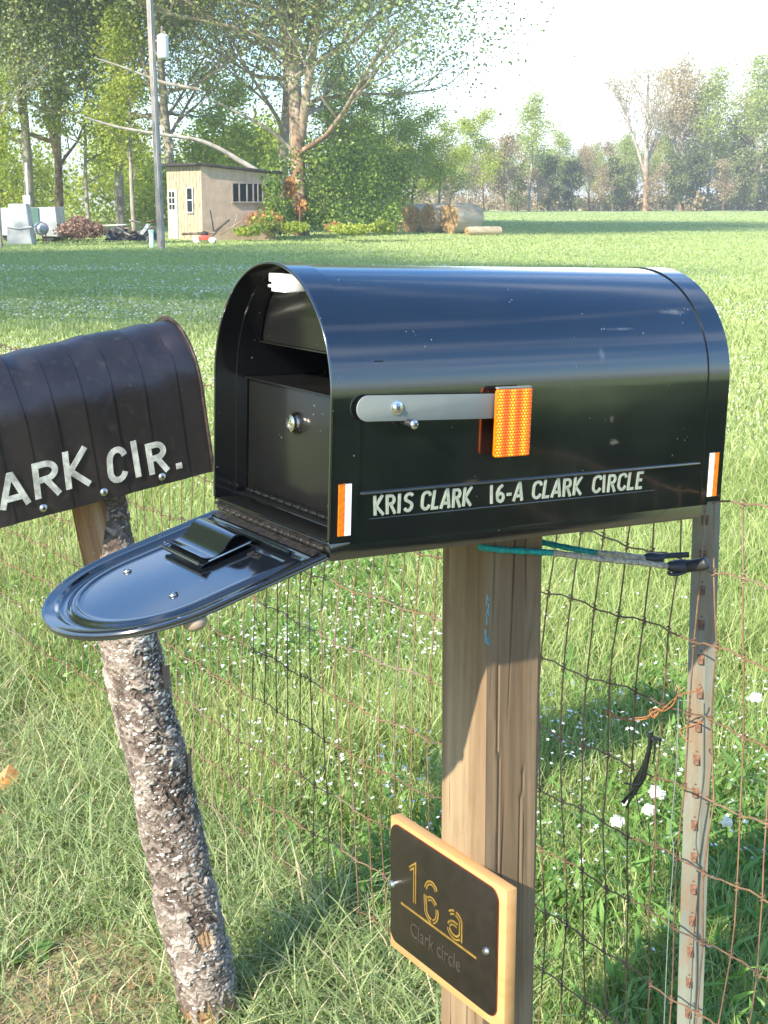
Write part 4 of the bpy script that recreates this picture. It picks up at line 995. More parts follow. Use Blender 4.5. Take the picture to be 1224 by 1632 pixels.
# lichen and bark scales: little tilted flakes
g = np.random.default_rng(77); N = 9000; tz = g.random(N) * LLn; ta = g.random(N) * 2 * np.pi
dens = .35 + .65 * np.clip(np.sin(tz * 9 + 1.2) * .5 + .6, 0, 1) * (1 + .6 * np.sin(ta + .8)); dens *= np.where(tz > .80 * LLn, .12, 1) * np.where(tz < .14 * LLn, .15, 1)
k = g.random(N) < dens; tz, ta = tz[k], ta[k]; n = len(tz)
ii = np.clip((tz / LLn * (nz2 - 1)).astype(int), 0, nz2 - 1); jj = (ta / (2 * np.pi) * nt_).astype(int) % nt_; rr = rad[ii, jj] + .0006 + .001 * g.random(n); sz = (.0011 + .0028 * g.random(n) ** 3.0) * (.8 + .5 * (np.cos(ta + .5) > 0))
er = np.stack([np.cos(ta), np.sin(ta), np.zeros(n)], 1); et = np.stack([-np.sin(ta), np.cos(ta), np.zeros(n)], 1); ez = np.tile([0, 0, 1.], (n, 1))
c0_ = er * rr[:, None] + ez * tz[:, None]; tilt = g.uniform(.2, 1.1, n)[:, None]; up = ez * np.cos(tilt) + er * np.sin(tilt)
P = np.empty((n, 7, 3)); P[:, 0] = c0_ + er * (sz * .5)[:, None]
for q in range(6):
    a = q * math.pi / 3 + g.uniform(-.3, .3, n); rq = (sz * g.uniform(.65, 1.3, n))
    P[:, q + 1] = c0_ + et * (np.cos(a) * rq * 1.25)[:, None] + up * (np.sin(a) * rq)[:, None]
bq = np.arange(n)[:, None] * 7; T = np.concatenate([bq + np.array([0, q + 1, (q + 1) % 6 + 1]) for q in range(6)], 0)
me = npmesh('lichen', P.reshape(-1, 3), T, {'v': np.repeat(g.random(n), 7)})
o = link('lichen', me, leafmat('lichen_flakes', [(.34, .26, .21), (.66, .63, .59), (.88, .87, .85)], .1, .9), log); o['kind'] = 'stuff'
# loose bark plates at the right edge
g = random.Random(5)
for (zf_, a_) in ((.655, -20), (.50, -5)):
    V = []; F = []; a0 = R(a_); L0 = LLn * zf_; nn_ = 6
    for i in range(nn_):
        for j in range(5):
            s = i / (nn_ - 1); q = j / 4 - .5; lift = .005 + .009 * s * s + .003 * g.random()
            aa = a0 + q * .45; r = .058 + lift * (1 - abs(q) * .6); V.append((r * math.cos(aa), r * math.sin(aa), L0 + s * .045 + .006 * g.random()))
    for i in range(nn_ - 1):
        for j in range(4): b_ = i * 5 + j; F.append((b_, b_ + 1, b_ + 6, b_ + 5))
    mb = MB(); mb.add(V, F); mb.build('bark_flake', m_barkB, log, True)

# ------------------------------------------------------------------ trees
def tree_mesh(seed, H, r0, spread, crown0, leaf, nleaf, levels=3, nb=7, clump=.9, up=.5, lean=(0, 0), fork=0, straight=.05, flat=1.0):
    """returns (wood MB, leaf positions mesh data). crown0 = height fraction where limbs start"""
    rr = random.Random(seed); wood_ = MB(); tips = []
    def limb(p, d, L, r, lev):
        n = 6 if lev == 0 else 4; P = [p]; rd = [r]; q = p.copy(); dd = d.copy()
        for i in range(n):
            w = straight if lev == 0 else .22
            dd = (dd + Vector((rr.uniform(-w, w), rr.uniform(-w, w), rr.uniform(-w, w) + (.06 if lev else 0)))).normalized()
            q = q + dd * L / n; P.append(q.copy()); rd.append(r * (1 - .72 * (i + 1) / n))
        wood_.tube(P, rd, 7 if lev == 0 else (5 if lev == 1 else 4), caps=False)
        if lev >= levels: tips.append(P[-1]); tips.append(P[-3]); return
        k = nb if lev == 0 else max(2, nb - 3 - lev)
        if lev: tips.append(P[n // 2]); tips.append(P[n - 1])
        for j in range(k):
            s = (crown0 + (1 - crown0) * (j + rr.random() * .8) / k) if lev == 0 else .3 + .7 * (j + rr.random()) / k
            x_ = min(s, .999) * n; i0 = int(x_); base_ = P[i0].lerp(P[i0 + 1], x_ - i0); a = rr.uniform(0, 2 * math.pi)
            el = up + rr.uniform(-.25, .35); side_ = Vector((math.cos(a), math.sin(a), 0)) * math.cos(el) + Vector((0, 0, math.sin(el)))
            if lev: side_ = (side_ + dd * .7).normalized()
            taper = (1 - .55 * (s - crown0) / (1 - crown0 + 1e-6)) if lev == 0 else .62
            Lb = (H * spread * taper * rr.uniform(.7, 1.15)) if lev == 0 else L * rr.uniform(.42, .68)
            limb(base_, side_, Lb, max(rd[i0] * .5, .004), lev + 1)
        tips.append(P[-1])
    limb(Vector((0, 0, -.2)), Vector((lean[0], lean[1], 1)).normalized(), H, r0, 0)
    for f_ in range(fork):
        a = rr.uniform(0, 6.28); limb(Vector((0, 0, H * .22)), Vector((math.cos(a) * .35, math.sin(a) * .35, 1)).normalized(), H * .72, r0 * .6, 0)
    g = np.random.default_rng(seed); T = np.array([tuple(t) for t in tips])
    ci = g.integers(0, len(T), nleaf); sig = clump * g.uniform(.35, 1.0, len(T))[ci]
    C = T[ci] + g.normal(size=(nleaf, 3)) * sig[:, None] * np.array([1, 1, .75 * flat]); C = C[C[:, 2] > H * .03]; n = len(C)
    cv = np.random.default_rng(seed + 1).uniform(-.2, .2, len(T))[ci][:n]
    a = g.normal(size=(n, 3)); a /= np.linalg.norm(a, axis=1)[:, None]; b_ = np.cross(a, g.normal(size=(n, 3))); b_ /= np.linalg.norm(b_, axis=1)[:, None]
    s = leaf * g.uniform(.5, 1.3, n)[:, None]
    V = np.stack([C - a * s * .5, C + b_ * s * .38, C + a * s * .5, C - b_ * s * .38], 1)
    v = np.clip(g.beta(2, 2, n) + cv, 0, 1)
    return wood_, V.reshape(-1, 3), np.repeat(v, 4)
TM = {}
def tree_kind(key, leafm, barkm, **kw):
    wd, V, v = tree_mesh(**kw); me = npmesh('crown', V, np.arange(len(V)).reshape(-1, 4), {'v': v}); me.materials.append(leafm)
    mw = bpy.data.meshes.new('trunk'); mw.from_pydata(wd.v, [], wd.f); mw.update(); mw.materials.append(barkm); mw.polygons.foreach_set('use_smooth', [True] * len(mw.polygons))
    TM[key] = (me, mw, kw['H'])
def tree(name, key, x, y, H=None, label='', cat='tree', group=None, rot=0, wx=1.0, z=None):
    me, mw, h0 = TM[key]; e = empty(name, (x, y, (gzf(x, y) if z is None else z))); s = (H / h0) if H else 1
    e.scale = (s * wx, s * wx, s); e.rotation_euler = (0, 0, rot); tag(e, label, cat, group)
    for nm, m_ in (('trunk', mw), ('crown', me)):
        o = bpy.data.objects.new(nm, m_); COL.objects.link(o); o.parent = e
    return e
def xy(px, Y): return ((px - 612) / PF * Y * 1.0, Y)
def hgt(px, pyt, Y):   # height above ground of the photo pixel row at distance Y
    p = at(px, pyt, Y); return p.z - gzf(p.x, p.y)
tree_kind('sycA', m_leafA, m_barkW, seed=3, H=19, r0=.33, spread=.60, crown0=.17, leaf=.15, nleaf=200000, levels=3, nb=13, clump=1.35, up=.22, fork=2, straight=.07)
tree_kind('sycB', m_leafA, m_barkG, seed=5, H=18, r0=.25, spread=.50, crown0=.22, leaf=.15, nleaf=36000, levels=3, nb=12, clump=1.3, up=.2, fork=1, straight=.06)
tree_kind('mid', m_leafB, m_barkG, seed=8, H=12, r0=.16, spread=.34, crown0=.25, leaf=.20, nleaf=8000, levels=3, nb=8, clump=.8, up=.5)
tree_kind('yel', m_leafY, m_barkG, seed=9, H=12, r0=.13, spread=.28, crown0=.22, leaf=.24, nleaf=7000, levels=3, nb=8, clump=.9, up=.5)
tree_kind('pale', m_leafP, m_barkG, seed=12, H=13, r0=.16, spread=.24, crown0=.30, leaf=.24, nleaf=6000, levels=3, nb=10, clump=1.0, up=.7)
tree_kind('tan', m_leafT, m_barkW, seed=15, H=14, r0=.26, spread=.34, crown0=.25, leaf=.24, nleaf=8000, levels=3, nb=10, clump=1.0, up=.7, fork=1)
tree_kind('bare', m_leafT, m_barkW, seed=17, H=15, r0=.36, spread=.38, crown0=.32, leaf=.22, nleaf=3200, levels=3, nb=11, clump=.9, up=.6, fork=1)
tree_kind('cedar', m_leafD, m_barkB, seed=19, H=7, r0=.14, spread=.26, crown0=.12, leaf=.26, nleaf=5200, levels=2, nb=16, clump=.55, up=.2)
tree_kind('scrub', m_brush, m_barkB, seed=23, H=7, r0=.10, spread=.30, crown0=.12, leaf=.22, nleaf=3600, levels=3, nb=8, clump=.6, up=.5)

# the big trees on the left
x, y = xy(484, 66); tree('sycamore_tree', 'sycA', x, y, 19.5, 'tallest spreading sycamore with white upper limbs right of the shed', rot=.6, wx=1.14)
x, y = xy(285, 68); tree('sycamore_tree', 'sycB', x, y, 18, 'big brown-trunked tree rising directly behind the shed roof', rot=2.2)
x, y = xy(60, 72); tree('sycamore_tree', 'sycB', x, y, 19, 'tall pale-trunked tree at the left behind the white trailer', rot=4.0)
x, y = xy(452, 70); tree('sycamore_tree', 'sycB', x, y, 20, 'tall leafy tree just left of the tallest sycamore', rot=5.2)
x, y = xy(105, 76); tree('sycamore_tree', 'sycA', x, y, 17, 'white-trunked tree second from the left behind the brush pile', rot=3.0, wx=.8)
x, y = xy(-60, 70); tree('sycamore_tree', 'sycA', x, y, 18, 'large tree partly out of the frame at the left edge', rot=1.0)
x, y = xy(200, 74); tree('sycamore_tree', 'sycB', x, y, 19, 'tall tree in the gap between brush pile and shed', rot=.4)
x, y = xy(152, 72); tree('young_tree', 'mid', x, y, 9, 'thin young tree behind the brown brush pile', rot=1)
x, y = xy(222, 64); tree('young_tree', 'mid', x, y, 8.5, 'small dark-trunked tree behind the scrap heap', rot=2)
x, y = xy(12, 50); tree('young_tree', 'mid', x, y, 5.6, 'small leafy tree in front of the white trailer at the left edge', rot=3, wx=.8)
# trees left of the frame that shade the field
for i, (tx, ty, hh) in enumerate(((-25, 21, 17), (-33, 27, 17), (-19, 13, 16), (-41, 34, 17))):
    tree('sycamore_tree', 'sycB' if i % 2 else 'sycA', tx, ty, hh, ['tall tree out of frame left, nearest but one to the road', 'tall tree out of frame left, third from the road', 'tall tree out of frame left, nearest to the road', 'tall tree out of frame left, farthest from the road'][i], rot=i * 1.3, group='shade trees left of the frame')

def leafmass(name, n, fn, leaf, mat, label, cat, seed, kind=None):
    g = np.random.default_rng(seed); C = fn(g, n); n = len(C); a = g.normal(size=(n, 3)); a /= np.linalg.norm(a, axis=1)[:, None]
    b_ = np.cross(a, g.normal(size=(n, 3))); b_ /= np.linalg.norm(b_, axis=1)[:, None]; s = leaf * g.uniform(.5, 1.3, n)[:, None]
    o0 = C.mean(0); o0[2] = C[:, 2].min()
    V = (np.stack([C - a * s * .5, C + b_ * s * .4, C + a * s * .5, C - b_ * s * .4], 1) - o0).reshape(-1, 3)
    v = np.clip(g.beta(2, 2, n) + .25 * sn(C[:, 0], C[:, 2] * 1.3, .9, seed + 5), 0, 1)
    me = npmesh(name, V, np.arange(len(V)).reshape(-1, 4), {'v': np.repeat(v, 4)}); o = link(name, me, mat); o.location = o0
    return tag(o, label, cat, kind=kind)
def blobs(cs):     # list of (x, y, z, rx, ry, rz)
    def f(g, n):
        w = np.array([c[3] * c[5] for c in cs]); i = g.choice(len(cs), n, p=w / w.sum()); c = np.array(cs)[i]
        d = g.normal(size=(n, 3)); d /= np.linalg.norm(d, axis=1)[:, None]; r = g.random(n)[:, None] ** .5 * (1 + .25 * g.normal(size=(n, 1)) * .5)
        P = c[:, :3] + d * r * c[:, 3:]; return P[P[:, 2] > gz(P[:, 0], P[:, 1])]
    return f
def pxblob(px, py, Y, rx, rz, ry=None):
    p = at(px, py, Y); return (p.x, p.y, p.z, rx, ry or rx, rz)
# bright woodland behind on the left
bl = []; gr = random.Random(6)
for k in range(60): bl.append(pxblob(gr.uniform(-80, 640), gr.uniform(215, 345), gr.uniform(86, 112), gr.uniform(1.6, 3.4), gr.uniform(1.4, 3.0)))
leafmass('woodland', 75000, blobs(bl), .23, m_leafY, 'sunlit yellow-green woodland edge behind the shed and trailer', 'woodland', 61, 'stuff')
# ivy thicket round the big tree
bl = [pxblob(px, py, Y, rx, rz) for px, py, Y, rx, rz in ((440, 290, 64, 1.0, 1.6), (425, 345, 62, .8, .8), (455, 345, 62, .9, .7), (520, 290, 65, 1.2, 1.8), (560, 300, 66, 1.5, 1.5), (600, 310, 68, 1.4, 1.6), (615, 345, 66, .9, .8), (540, 345, 65, 1.4, .7), (500, 250, 66, 1.1, 1.3), (570, 250, 67, 1.4, 1.2), (640, 290, 70, .9, 1.2), (428, 325, 60, .6, 1.3), (440, 350, 60, .7, .8), (620, 270, 70, 1.3, 1.0), (428, 300, 58.5, .35, .8), (425, 350, 57.5, .6, .4), (412, 362, 57, .5, .2), (500, 345, 65, .9, .7))]
leafmass('ivy_thicket', 15000, blobs(bl), .15, m_leafI, 'dark green ivy thicket round the foot of the tallest sycamore', 'thicket', 62)
bl = [pxblob(463, 300, 61, .35, .5), pxblob(480, 330, 61, .3, .35), pxblob(425, 350, 59, .8, .35), pxblob(532, 362, 61, .5, .2)]
leafmass('orange_shrub', 1500, blobs(bl), .13, m_leafO, 'orange-brown leaved shrub between the shed and the sycamore trunk', 'shrub', 63)
bl = [pxblob(px, py, 56, rx, rz) for px, py, rx, rz in ((130, 365, .75, .38), (110, 368, .5, .3), (150, 368, .5, .25), (125, 352, .4, .2))]
leafmass('brush_pile', 5000, blobs(bl), .10, m_redbrush, 'low reddish brown brush pile beside the white trailer', 'brush pile', 64)
bl = [pxblob(px, py, 58, rx, rz) for px, py, rx, rz in ((470, 362, .6, .22), (560, 365, .9, .22), (610, 362, .6, .25), (395, 368, .6, .2), (90, 378, .5, .15))]
leafmass('weedy_fringe', 5200, blobs(bl), .12, m_leafB, 'low weedy green fringe at the foot of the thicket', 'weeds', 65, 'stuff')

# hedge outside the frame on the right, added to darken the reflection in the mailbox side
g = random.Random(12); bl = []
for k in range(70):
    hx = g.uniform(2.6, 7.5); hy = g.uniform(-6.5, min(1.4, hx * .35)); bl.append((hx, hy, .12, .75, .75, .42 + .05 * hx))
leafmass('reflection_hedge', 60000, blobs(bl), .085, leafmat('reflection_hedge_leaves', [(.012, .03, .012), (.03, .06, .022), (.06, .09, .04)], .2), 'low dark green thicket added out of frame beyond the right edge to darken the mailbox reflection', 'reflection_hedge', 67, 'stuff')
for px, pt, Y, kd, lb in ((560, 150, 84, 'mid', 'green tree filling the gap just right of the tallest sycamore trunk'), (610, 165, 88, 'mid', 'green tree above the ivy thicket right part'), (655, 190, 92, 'yel', 'light green tree at the right shoulder of the thicket'), (525, 120, 90, 'mid', 'tall green tree right behind the sycamore trunk'), (700, 215, 98, 'mid', 'green tree beside the thicket over the left bale'), (380, 130, 90, 'yel', 'bright tree rising behind the shed roof')):
    x, y = xy(px, Y); tree('background_tree', kd, x, y, hgt(px, pt, Y), lb, rot=px * .01, wx=1.25)
# treeline across the field
L9 = [(560, 205, 'mid', 150, 'mid green tree in the treeline just right of the big sycamore'), (600, 225, 'yel', 155, 'yellow-green tree in the treeline above the left bale'),
      (645, 238, 'yel', 150, 'slim light tree in the treeline behind the left bale'), (690, 245, 'yel', 152, 'bright young tree in the treeline behind the middle bales'),
      (742, 190, 'yel', 150, 'tall bright yellow-green tree behind the largest bale'), (768, 240, 'scrub', 158, 'brown leafless thicket tree right of the bright tree'),
      (715, 265, 'scrub', 165, 'brown scrubby tree behind the bales'), (660, 270, 'scrub', 165, 'brown scrubby tree over the left bale'),
      (800, 225, 'scrub', 160, 'tall dull brown scrubby tree left of the feathery pale tree'), (838, 170, 'pale', 165, 'feathery pale green tree standing out against the sky'),
      (868, 250, 'cedar', 168, 'dark cedar just right of the feathery pale tree'), (888, 222, 'pale', 175, 'short pale mint tree between two dark cedars'),
      (905, 258, 'cedar', 170, 'dark cedar left of the tan thin trees'), (932, 240, 'tan', 176, 'small tan thin-twigged tree in the dip of the treeline'),
      (968, 252, 'cedar', 172, 'olive cedar left of the tall bare tree'), (990, 262, 'cedar', 178, 'low dark cedar touching the tall bare tree trunk'),
      (1020, 118, 'bare', 170, 'tall nearly bare white-trunked tree, lone trunk in the treeline'), (1076, 118, 'tan', 180, 'tall tan budding tree right of the bare one'),
      (1062, 248, 'cedar', 172, 'dark cedar between the bare tree and the tan tree'), (1098, 245, 'cedar', 176, 'dark cedar under the tan tree'),
      (1116, 135, 'pale', 178, 'tall pale green round-topped tree right of the tan tree'), (1150, 205, 'mid', 182, 'half-height green tree in the right treeline'),
      (1172, 240, 'cedar', 172, 'dark cedar in the right treeline'), (1196, 118, 'pale', 176, 'tallest light green tree near the right edge'),
      (1232, 140, 'pale', 174, 'tall green tree cut by the right edge'), (1210, 235, 'cedar', 176, 'dark cedar at the right edge under the tall green trees'),
      (1140, 262, 'scrub', 168, 'low brown scrubby tree in the right treeline'), (1040, 268, 'scrub', 168, 'low brown scrubby tree right of the bare trunk'),
      (950, 272, 'scrub', 168, 'low brown scrubby tree in the middle of the treeline'), (850, 275, 'scrub', 165, 'low brown scrubby tree under the feathery pale tree'),
      (820, 262, 'cedar', 168, 'dark cedar left of the feathery pale tree'), (1135, 225, 'tan', 186, 'thin tan tree between two green trees on the right'),
      (1092, 165, 'pale', 182, 'soft light green crown just right of the tall tan tree'), (1165, 165, 'tan', 184, 'tan tree filling the gap on the right behind the green ones'), (1215, 150, 'yel', 182, 'yellow-green tree beside the tallest tree at the right edge'), (985, 225, 'pale', 182, 'faint pale tree left of the bare white-trunked tree'), (1050, 190, 'pale', 186, 'faint pale green tree right behind the bare white-trunked tree'), (1275, 160, 'tan', 180, 'tan tree just outside the right edge'), (1320, 200, 'mid', 180, 'green tree outside the right edge')]
for i, (px, pt, kd, Y, lb) in enumerate(L9):
    x, y = xy(px, Y); tree('treeline_tree', kd, x, y, hgt(px, pt, Y), lb, 'tree', 'trees along the far edge of the field', rot=i * 1.7, wx=(1.15 if kd in ('pale', 'yel') else 1.0))
g = random.Random(8); 
for k in range(34):
    px = 610 + k * 20 + g.uniform(-8, 8); Y = 190 + g.uniform(0, 25); x, y = xy(px, Y); kd = g.choice(['scrub', 'mid', 'tan', 'pale'])
    tree('backwoods_tree', kd, x, y, g.uniform(6, 9), {'scrub': 'low brown scrubby tree in the shaded depth of the treeline', 'mid': 'low dense green tree in the shaded depth of the treeline', 'tan': 'low tan budding tree in the shaded depth of the treeline', 'pale': 'low pale green tree in the shaded depth of the treeline'}[kd], 'tree', 'low %s trees deep in the treeline' % {'scrub': 'brown', 'mid': 'green', 'tan': 'tan', 'pale': 'pale green'}[kd], rot=g.uniform(0, 6))
bl = []
for k in range(90): bl.append(pxblob(600 + k * 8 + g.uniform(-5, 5), 326, 170 + g.uniform(0, 40), g.uniform(1.2, 2.4), g.uniform(.6, 2.8)))
leafmass('undergrowth', 26000, blobs(bl), .35, m_brush, 'brown undergrowth along the foot of the far treeline', 'undergrowth', 66, 'stuff')

# long bare limbs over the shed
def branch(pts, Y, r0, label):
    P = smooth([at(a, b, Y + .01 * a) for a, b in pts], 5); c = P[0]; mb = MB(); n = len(P)
    mb.tube([p_ - c for p_ in P], [r0 * (.3 + .7 * i / n) for i in range(n)], 8); o = mb.build('bare_branch', m_barkL, None, True, angle=80); o.location = c; tag(o, label, 'branch', 'bare white branches above the shed')
branch([(135, 187), (190, 203), (262, 215), (310, 222), (345, 235), (385, 258), (432, 286)], 57, .13, 'longest bare white branch drooping onto the shed roof')
branch([(150, 92), (190, 105), (235, 122), (262, 132), (318, 143)], 60, .09, 'upper bare branch crossing behind the utility pole')
branch([(340, 160), (370, 175), (400, 190), (440, 215), (470, 245)], 63, .10, 'bare white branch sloping from above the shed to the sycamore')
branch([(498, 315), (515, 328), (535, 342), (555, 352)], 60, .08, 'fallen white branch leaning in the thicket right of the sycamore trunk')
# ------------------------------------------------------------------ shed
sc = at(323, 378, 58); gz0 = gzf(sc.x, sc.y)
shed = empty('shed', (sc.x, sc.y, gz0 - .05)); ar = R(38); 
shed.rotation_euler = (0, 0, ar); tag(shed, 'small weathered beige shed with flat roof under the trees', 'shed')
m_sideR = simple('beige_render', (.52, .38, .28), .9, 0, .12, 3, .2, .02)
_t = m_sideR.node_tree; _b = _t.nodes['Principled BSDF']; _l = _b.inputs['Base Color'].links[0].from_socket
_t.links.new(mixc(_t, ramp(_t, noise(_t, 1.6, 7, .7, None, (1, 1, .4)), [(.52, (0, 0, 0)), (.70, (.45, .45, .45))]), _l, (.34, .25, .18)), _b.inputs['Base Color'])
mS, t, b = M('peeling_cream_boards'); n_ = noise(t, 5, 7, .7, None, (3, 3, .5)); t.links.new(ramp(t, n_, [(.38, (.17, .15, .09)), (.5, (.38, .32, .22)), (.66, (.52, .46, .33))]), b.inputs['Base Color']); b.inputs['Roughness'].default_value = .9
m_roof = simple('dark_roofing', (.05, .045, .04), .8, 0, .4, 4, .2); m_frame = simple('weathered_white_trim', (.62, .60, .55), .7, 0, .1, 10, 0)
SL, SD, SH = 3.5, 2.75, 2.98
mb = MB(); mb.prism([(0, 0), (SL, 0), (SL, SH - .28), (0, SH)], lambda u, v, d: (u, d, v), 0, .08); mb.build('side_wall', m_sideR, shed)
mb = MB()
for k in range(20): y0 = SD * k / 20; mb.box((.02 + (.012 if k % 2 else 0), .08 + y0 * .973 + .07, SH / 2), (.06, SD / 20 * .96, SH))
mb.build('front_wall', mS, shed)
mb = MB(); mb.box((SL - .04, SD / 2 + .04, (SH - .28) / 2), (.08, SD, SH - .28)); mb.box((SL / 2, SD + .04, (SH - .3) / 2), (SL - .2, .08, SH - .3)); mb.build('back_wall', m_sideR, shed)
mb = MB(); mb.prism([(-.35, SH + .03), (SL + .30, SH - .28), (SL + .30, SH - .17), (-.35, SH + .13)], lambda u, v, d: (u, d, v), -.18, SD + .25); mb.build('roof', m_roof, shed, bevel=.01)
wn = empty('window'); wn.parent = shed
mb = MB(); mb.box((2.15, -.02, 1.95), (1.45, .04, .72)); mb.build('glass', m_glassd, wn)
mb = MB()
for xx in (1.42, 1.75, 2.12, 2.42, 2.65, 2.88): mb.box((xx, -.05, 1.95), (.055, .03, .74))
mb.box((2.15, -.05, 2.33), (1.5, .03, .05)); mb.box((2.15, -.06, 1.57), (1.56, .08, .06)); mb.build('frame', m_polewood, wn)
wn = empty('window'); wn.parent = shed
mb = MB(); mb.box((-.03, .85, 1.65), (.03, .42, .95)); mb.build('glass', m_glassd, wn)
mb = MB(); mb.box((-.05, .62, 1.65), (.03, .05, 1.03)); mb.box((-.05, 1.08, 1.65), (.03, .05, 1.03)); mb.box((-.05, .85, 1.65), (.03, .46, .04)); mb.box((-.05, .85, 2.14), (.03, .5, .05)); mb.box((-.06, .85, 1.16), (.06, .5, .05)); mb.build('frame', m_frame, wn)
dr_ = empty('door'); dr_.parent = shed
mb = MB(); mb.box((-.03, 2.25, 1.10), (.04, .72, 2.0)); mb.build('door_leaf', simple('faded_turquoise', (.42, .55, .48), .8, 0, .15, 6, .1), dr_)
mb = MB(); mb.box((-.055, 2.25, 1.62), (.02, .5, .78)); mb.build('glass', m_glassd, dr_)
mb = MB()
for k in range(4): mb.box((-.07, 2.25, 1.25 + k * .25), (.02, .52, .035))
for k in range(3): mb.box((-.072, 2.0 + k * .25, 1.62), (.02, .035, .78))
mb.build('glazing_bars', m_frame, dr_)

# utility pole with transformer
x, y = xy(263, 48.5); up_ = empty('utility_pole', (x, y, gzf(x, y))); tag(up_, 'tall grey wooden utility pole with a white transformer in front of the shed', 'utility pole')
mb = MB(); mb.tube([(0, 0, -.3), (-.03, 0, 3), (-.10, 0, 7), (-.16, 0, 11)], [.135, .128, .115, .10], 16); mb.build('pole', m_polewood, up_, True, angle=60)
zt = hgt(272, 75, 48.5)
mb = MB(); mb.lathe((.27, 0, zt - .36), (0, 0, 1), [(.15, 0), (.185, .03), (.185, .66), (.195, .67), (.195, .71), (.12, .77), (.02, .78)], 22); tr_ = mb.build('transformer', simple('pale_grey_enamel', (.62, .64, .66), .4, 0, .05, 8, 0), up_, True, angle=35)
mb = MB(); mb.lathe((.25, 0, zt + .41), (0, 0, 1), [(.03, 0), (.05, .04), (.03, .08), (.05, .12), (.03, .16), (.045, .2), (.01, .26)], 10); mb.build('bushing', simple('brown_porcelain', (.25, .2, .18), .3, 0, .1, 8, 0), tr_, True)
mb = MB(); mb.box((.06, 0, zt + .2), (.16, .08, .06)); mb.box((.06, 0, zt - .2), (.16, .08, .06)); mb.build('bracket', m_polewood, up_)
mb = MB(); mb.tube([(-.13, 0, 10.3), (-.45, 0, 10.35)], .03, 6); mb.tube([(-.02, -.13, 2.0), (-.11, -.12, 10.5)], .012, 6); mb.build('ground_wire', m_steel, up_, True)

# pedestal box near pole
x, y = xy(248, 50); e = empty('utility_pedestal', (x, y, gzf(x, y))); tag(e, 'pale green plastic utility pedestal standing left of the pole foot', 'pedestal')
mb = MB(); mb.box((0, 0, .27), (.15, .15, .56)); mb.build('housing', m_green_metal, e, bevel=.015); mb = MB(); mb.box((0, 0, .58), (.18, .18, .09)); mb.build('cap', m_green_metal, e, bevel=.02)

# ------------------------------------------------------------------ hay bales
mB, t, b = M('baled_hay_wrap'); n_ = noise(t, 3, 7, .65, None, (1, .15, 1)); t.links.new(ramp(t, n_, [(.3, (.36, .27, .17)), (.55, (.50, .41, .29)), (.75, (.60, .52, .40))]), b.inputs['Base Color']); b.inputs['Roughness'].default_value = .9; bump(t, b, noise(t, 30, 4), .5, .03)
mE, t, b = M('hay_end'); n_ = noise(t, 9, 8, .75); t.links.new(ramp(t, n_, [(.32, (.16, .09, .035)), (.5, (.44, .28, .13)), (.7, (.66, .48, .26))]), b.inputs['Base Color']); b.inputs['Roughness'].default_value = .95; bump(t, b, n_, .9, .08)
def bale(px, py_b, Y, r, L, az, label, flat=1.0):
    x, y = xy(px, Y); e = empty('hay_bale', (x, y, gzf(x, y))); e.rotation_euler = (0, 0, az); tag(e, label, 'hay bale', 'round hay bales at the edge of the thicket')
    n = 40; V = []; F = []; ls_ = np.linspace(0, L, 8)
    rs = lambda a, l: r * (1 + .02 * math.sin(3 * a + l * 4) + .012 * math.sin(9 * a + 5 * l)) * (.96 if l in (0, L) else 1)
    for l in ls_:
        for k in range(n):
            a = 2 * math.pi * k / n; q = rs(a, l); z = max(q * math.sin(a) * flat + r * flat * .96, 0); V.append((q * math.cos(a), l, z))
    for j in range(7):
        for k in range(n): k2 = (k + 1) % n; F.append((j * n + k, j * n + k2, (j + 1) * n + k2, (j + 1) * n + k))
    mb = MB(); mb.add(V, F); mb.build('wrapped_side', mB, e, True, angle=50)
    for l, sg in ((0, -1), (L, 1)):
        V = []; F = []; g = random.Random(int(px) + sg); m_ = 9
        for j in range(m_ + 1):
            for k in range(n):
                a = 2 * math.pi * k / n; q = rs(a, l) * (1 - j / m_ * .98); z = max(q * math.sin(a) * flat + r * flat * .96, 0)
                V.append((q * math.cos(a), l + sg * (.03 * (1 - (1 - j / m_) ** 2) + (g.uniform(-.03, .04) if j else 0)), z))
        for j in range(m_):
            for k in range(n): k2 = (k + 1) % n; F.append((j * n + k, j * n + k2, (j + 1) * n + k2, (j + 1) * n + k))
        mb = MB(); mb.add(V, F); mb.build('hay_end', mE, e, False)
bale(713, 367, 70, .74, 1.65, R(-52), 'largest round hay bale, frontmost, with its golden end facing left')
bale(681, 367, 71, .73, 1.6, R(-60), 'middle round hay bale with a ragged orange end')
bale(653, 363, 73, .72, 1.5, R(-40), 'left shaded round hay bale half behind the thicket')
bale(742, 369, 66, .27, 1.65, R(-68), 'low collapsed hay bale lying in front of the others', .75)

# posts and junk
def stick(name, px0, py0, px1, py1, Y, r, mat, label, cat, group=None):
    a = at(px0, py0, Y); b_ = at(px1, py1, Y); mb = MB(); mb.tube([(0, 0, 0), (b_ - a) * .5 + Vector((.01, 0, 0)), (b_ - a)], [r, r * .95, r * .85], 8); o = mb.build(name, mat, None, True, angle=50); o.location = a; tag(o, label, cat, group)
stick('leaning_post', 634, 369, 642, 346, 66, .09, m_barkW, 'short white post leaning beside the left hay bale', 'post')
stick('wooden_stake', 623, 367, 622, 350, 66, .06, m_barkG, 'short grey stake in the thicket left of the leaning white post', 'post')
stick('steel_stake', 477, 374, 478, 330, 58, .03, m_rust, 'thin rusty steel stake before the sycamore trunk', 'stake')
stick('dark_pole', 341, 372, 335, 335, 56.5, .03, m_roof, 'upright thin dark pole leaning by the shed corner', 'pole', 'dark poles before the shed')
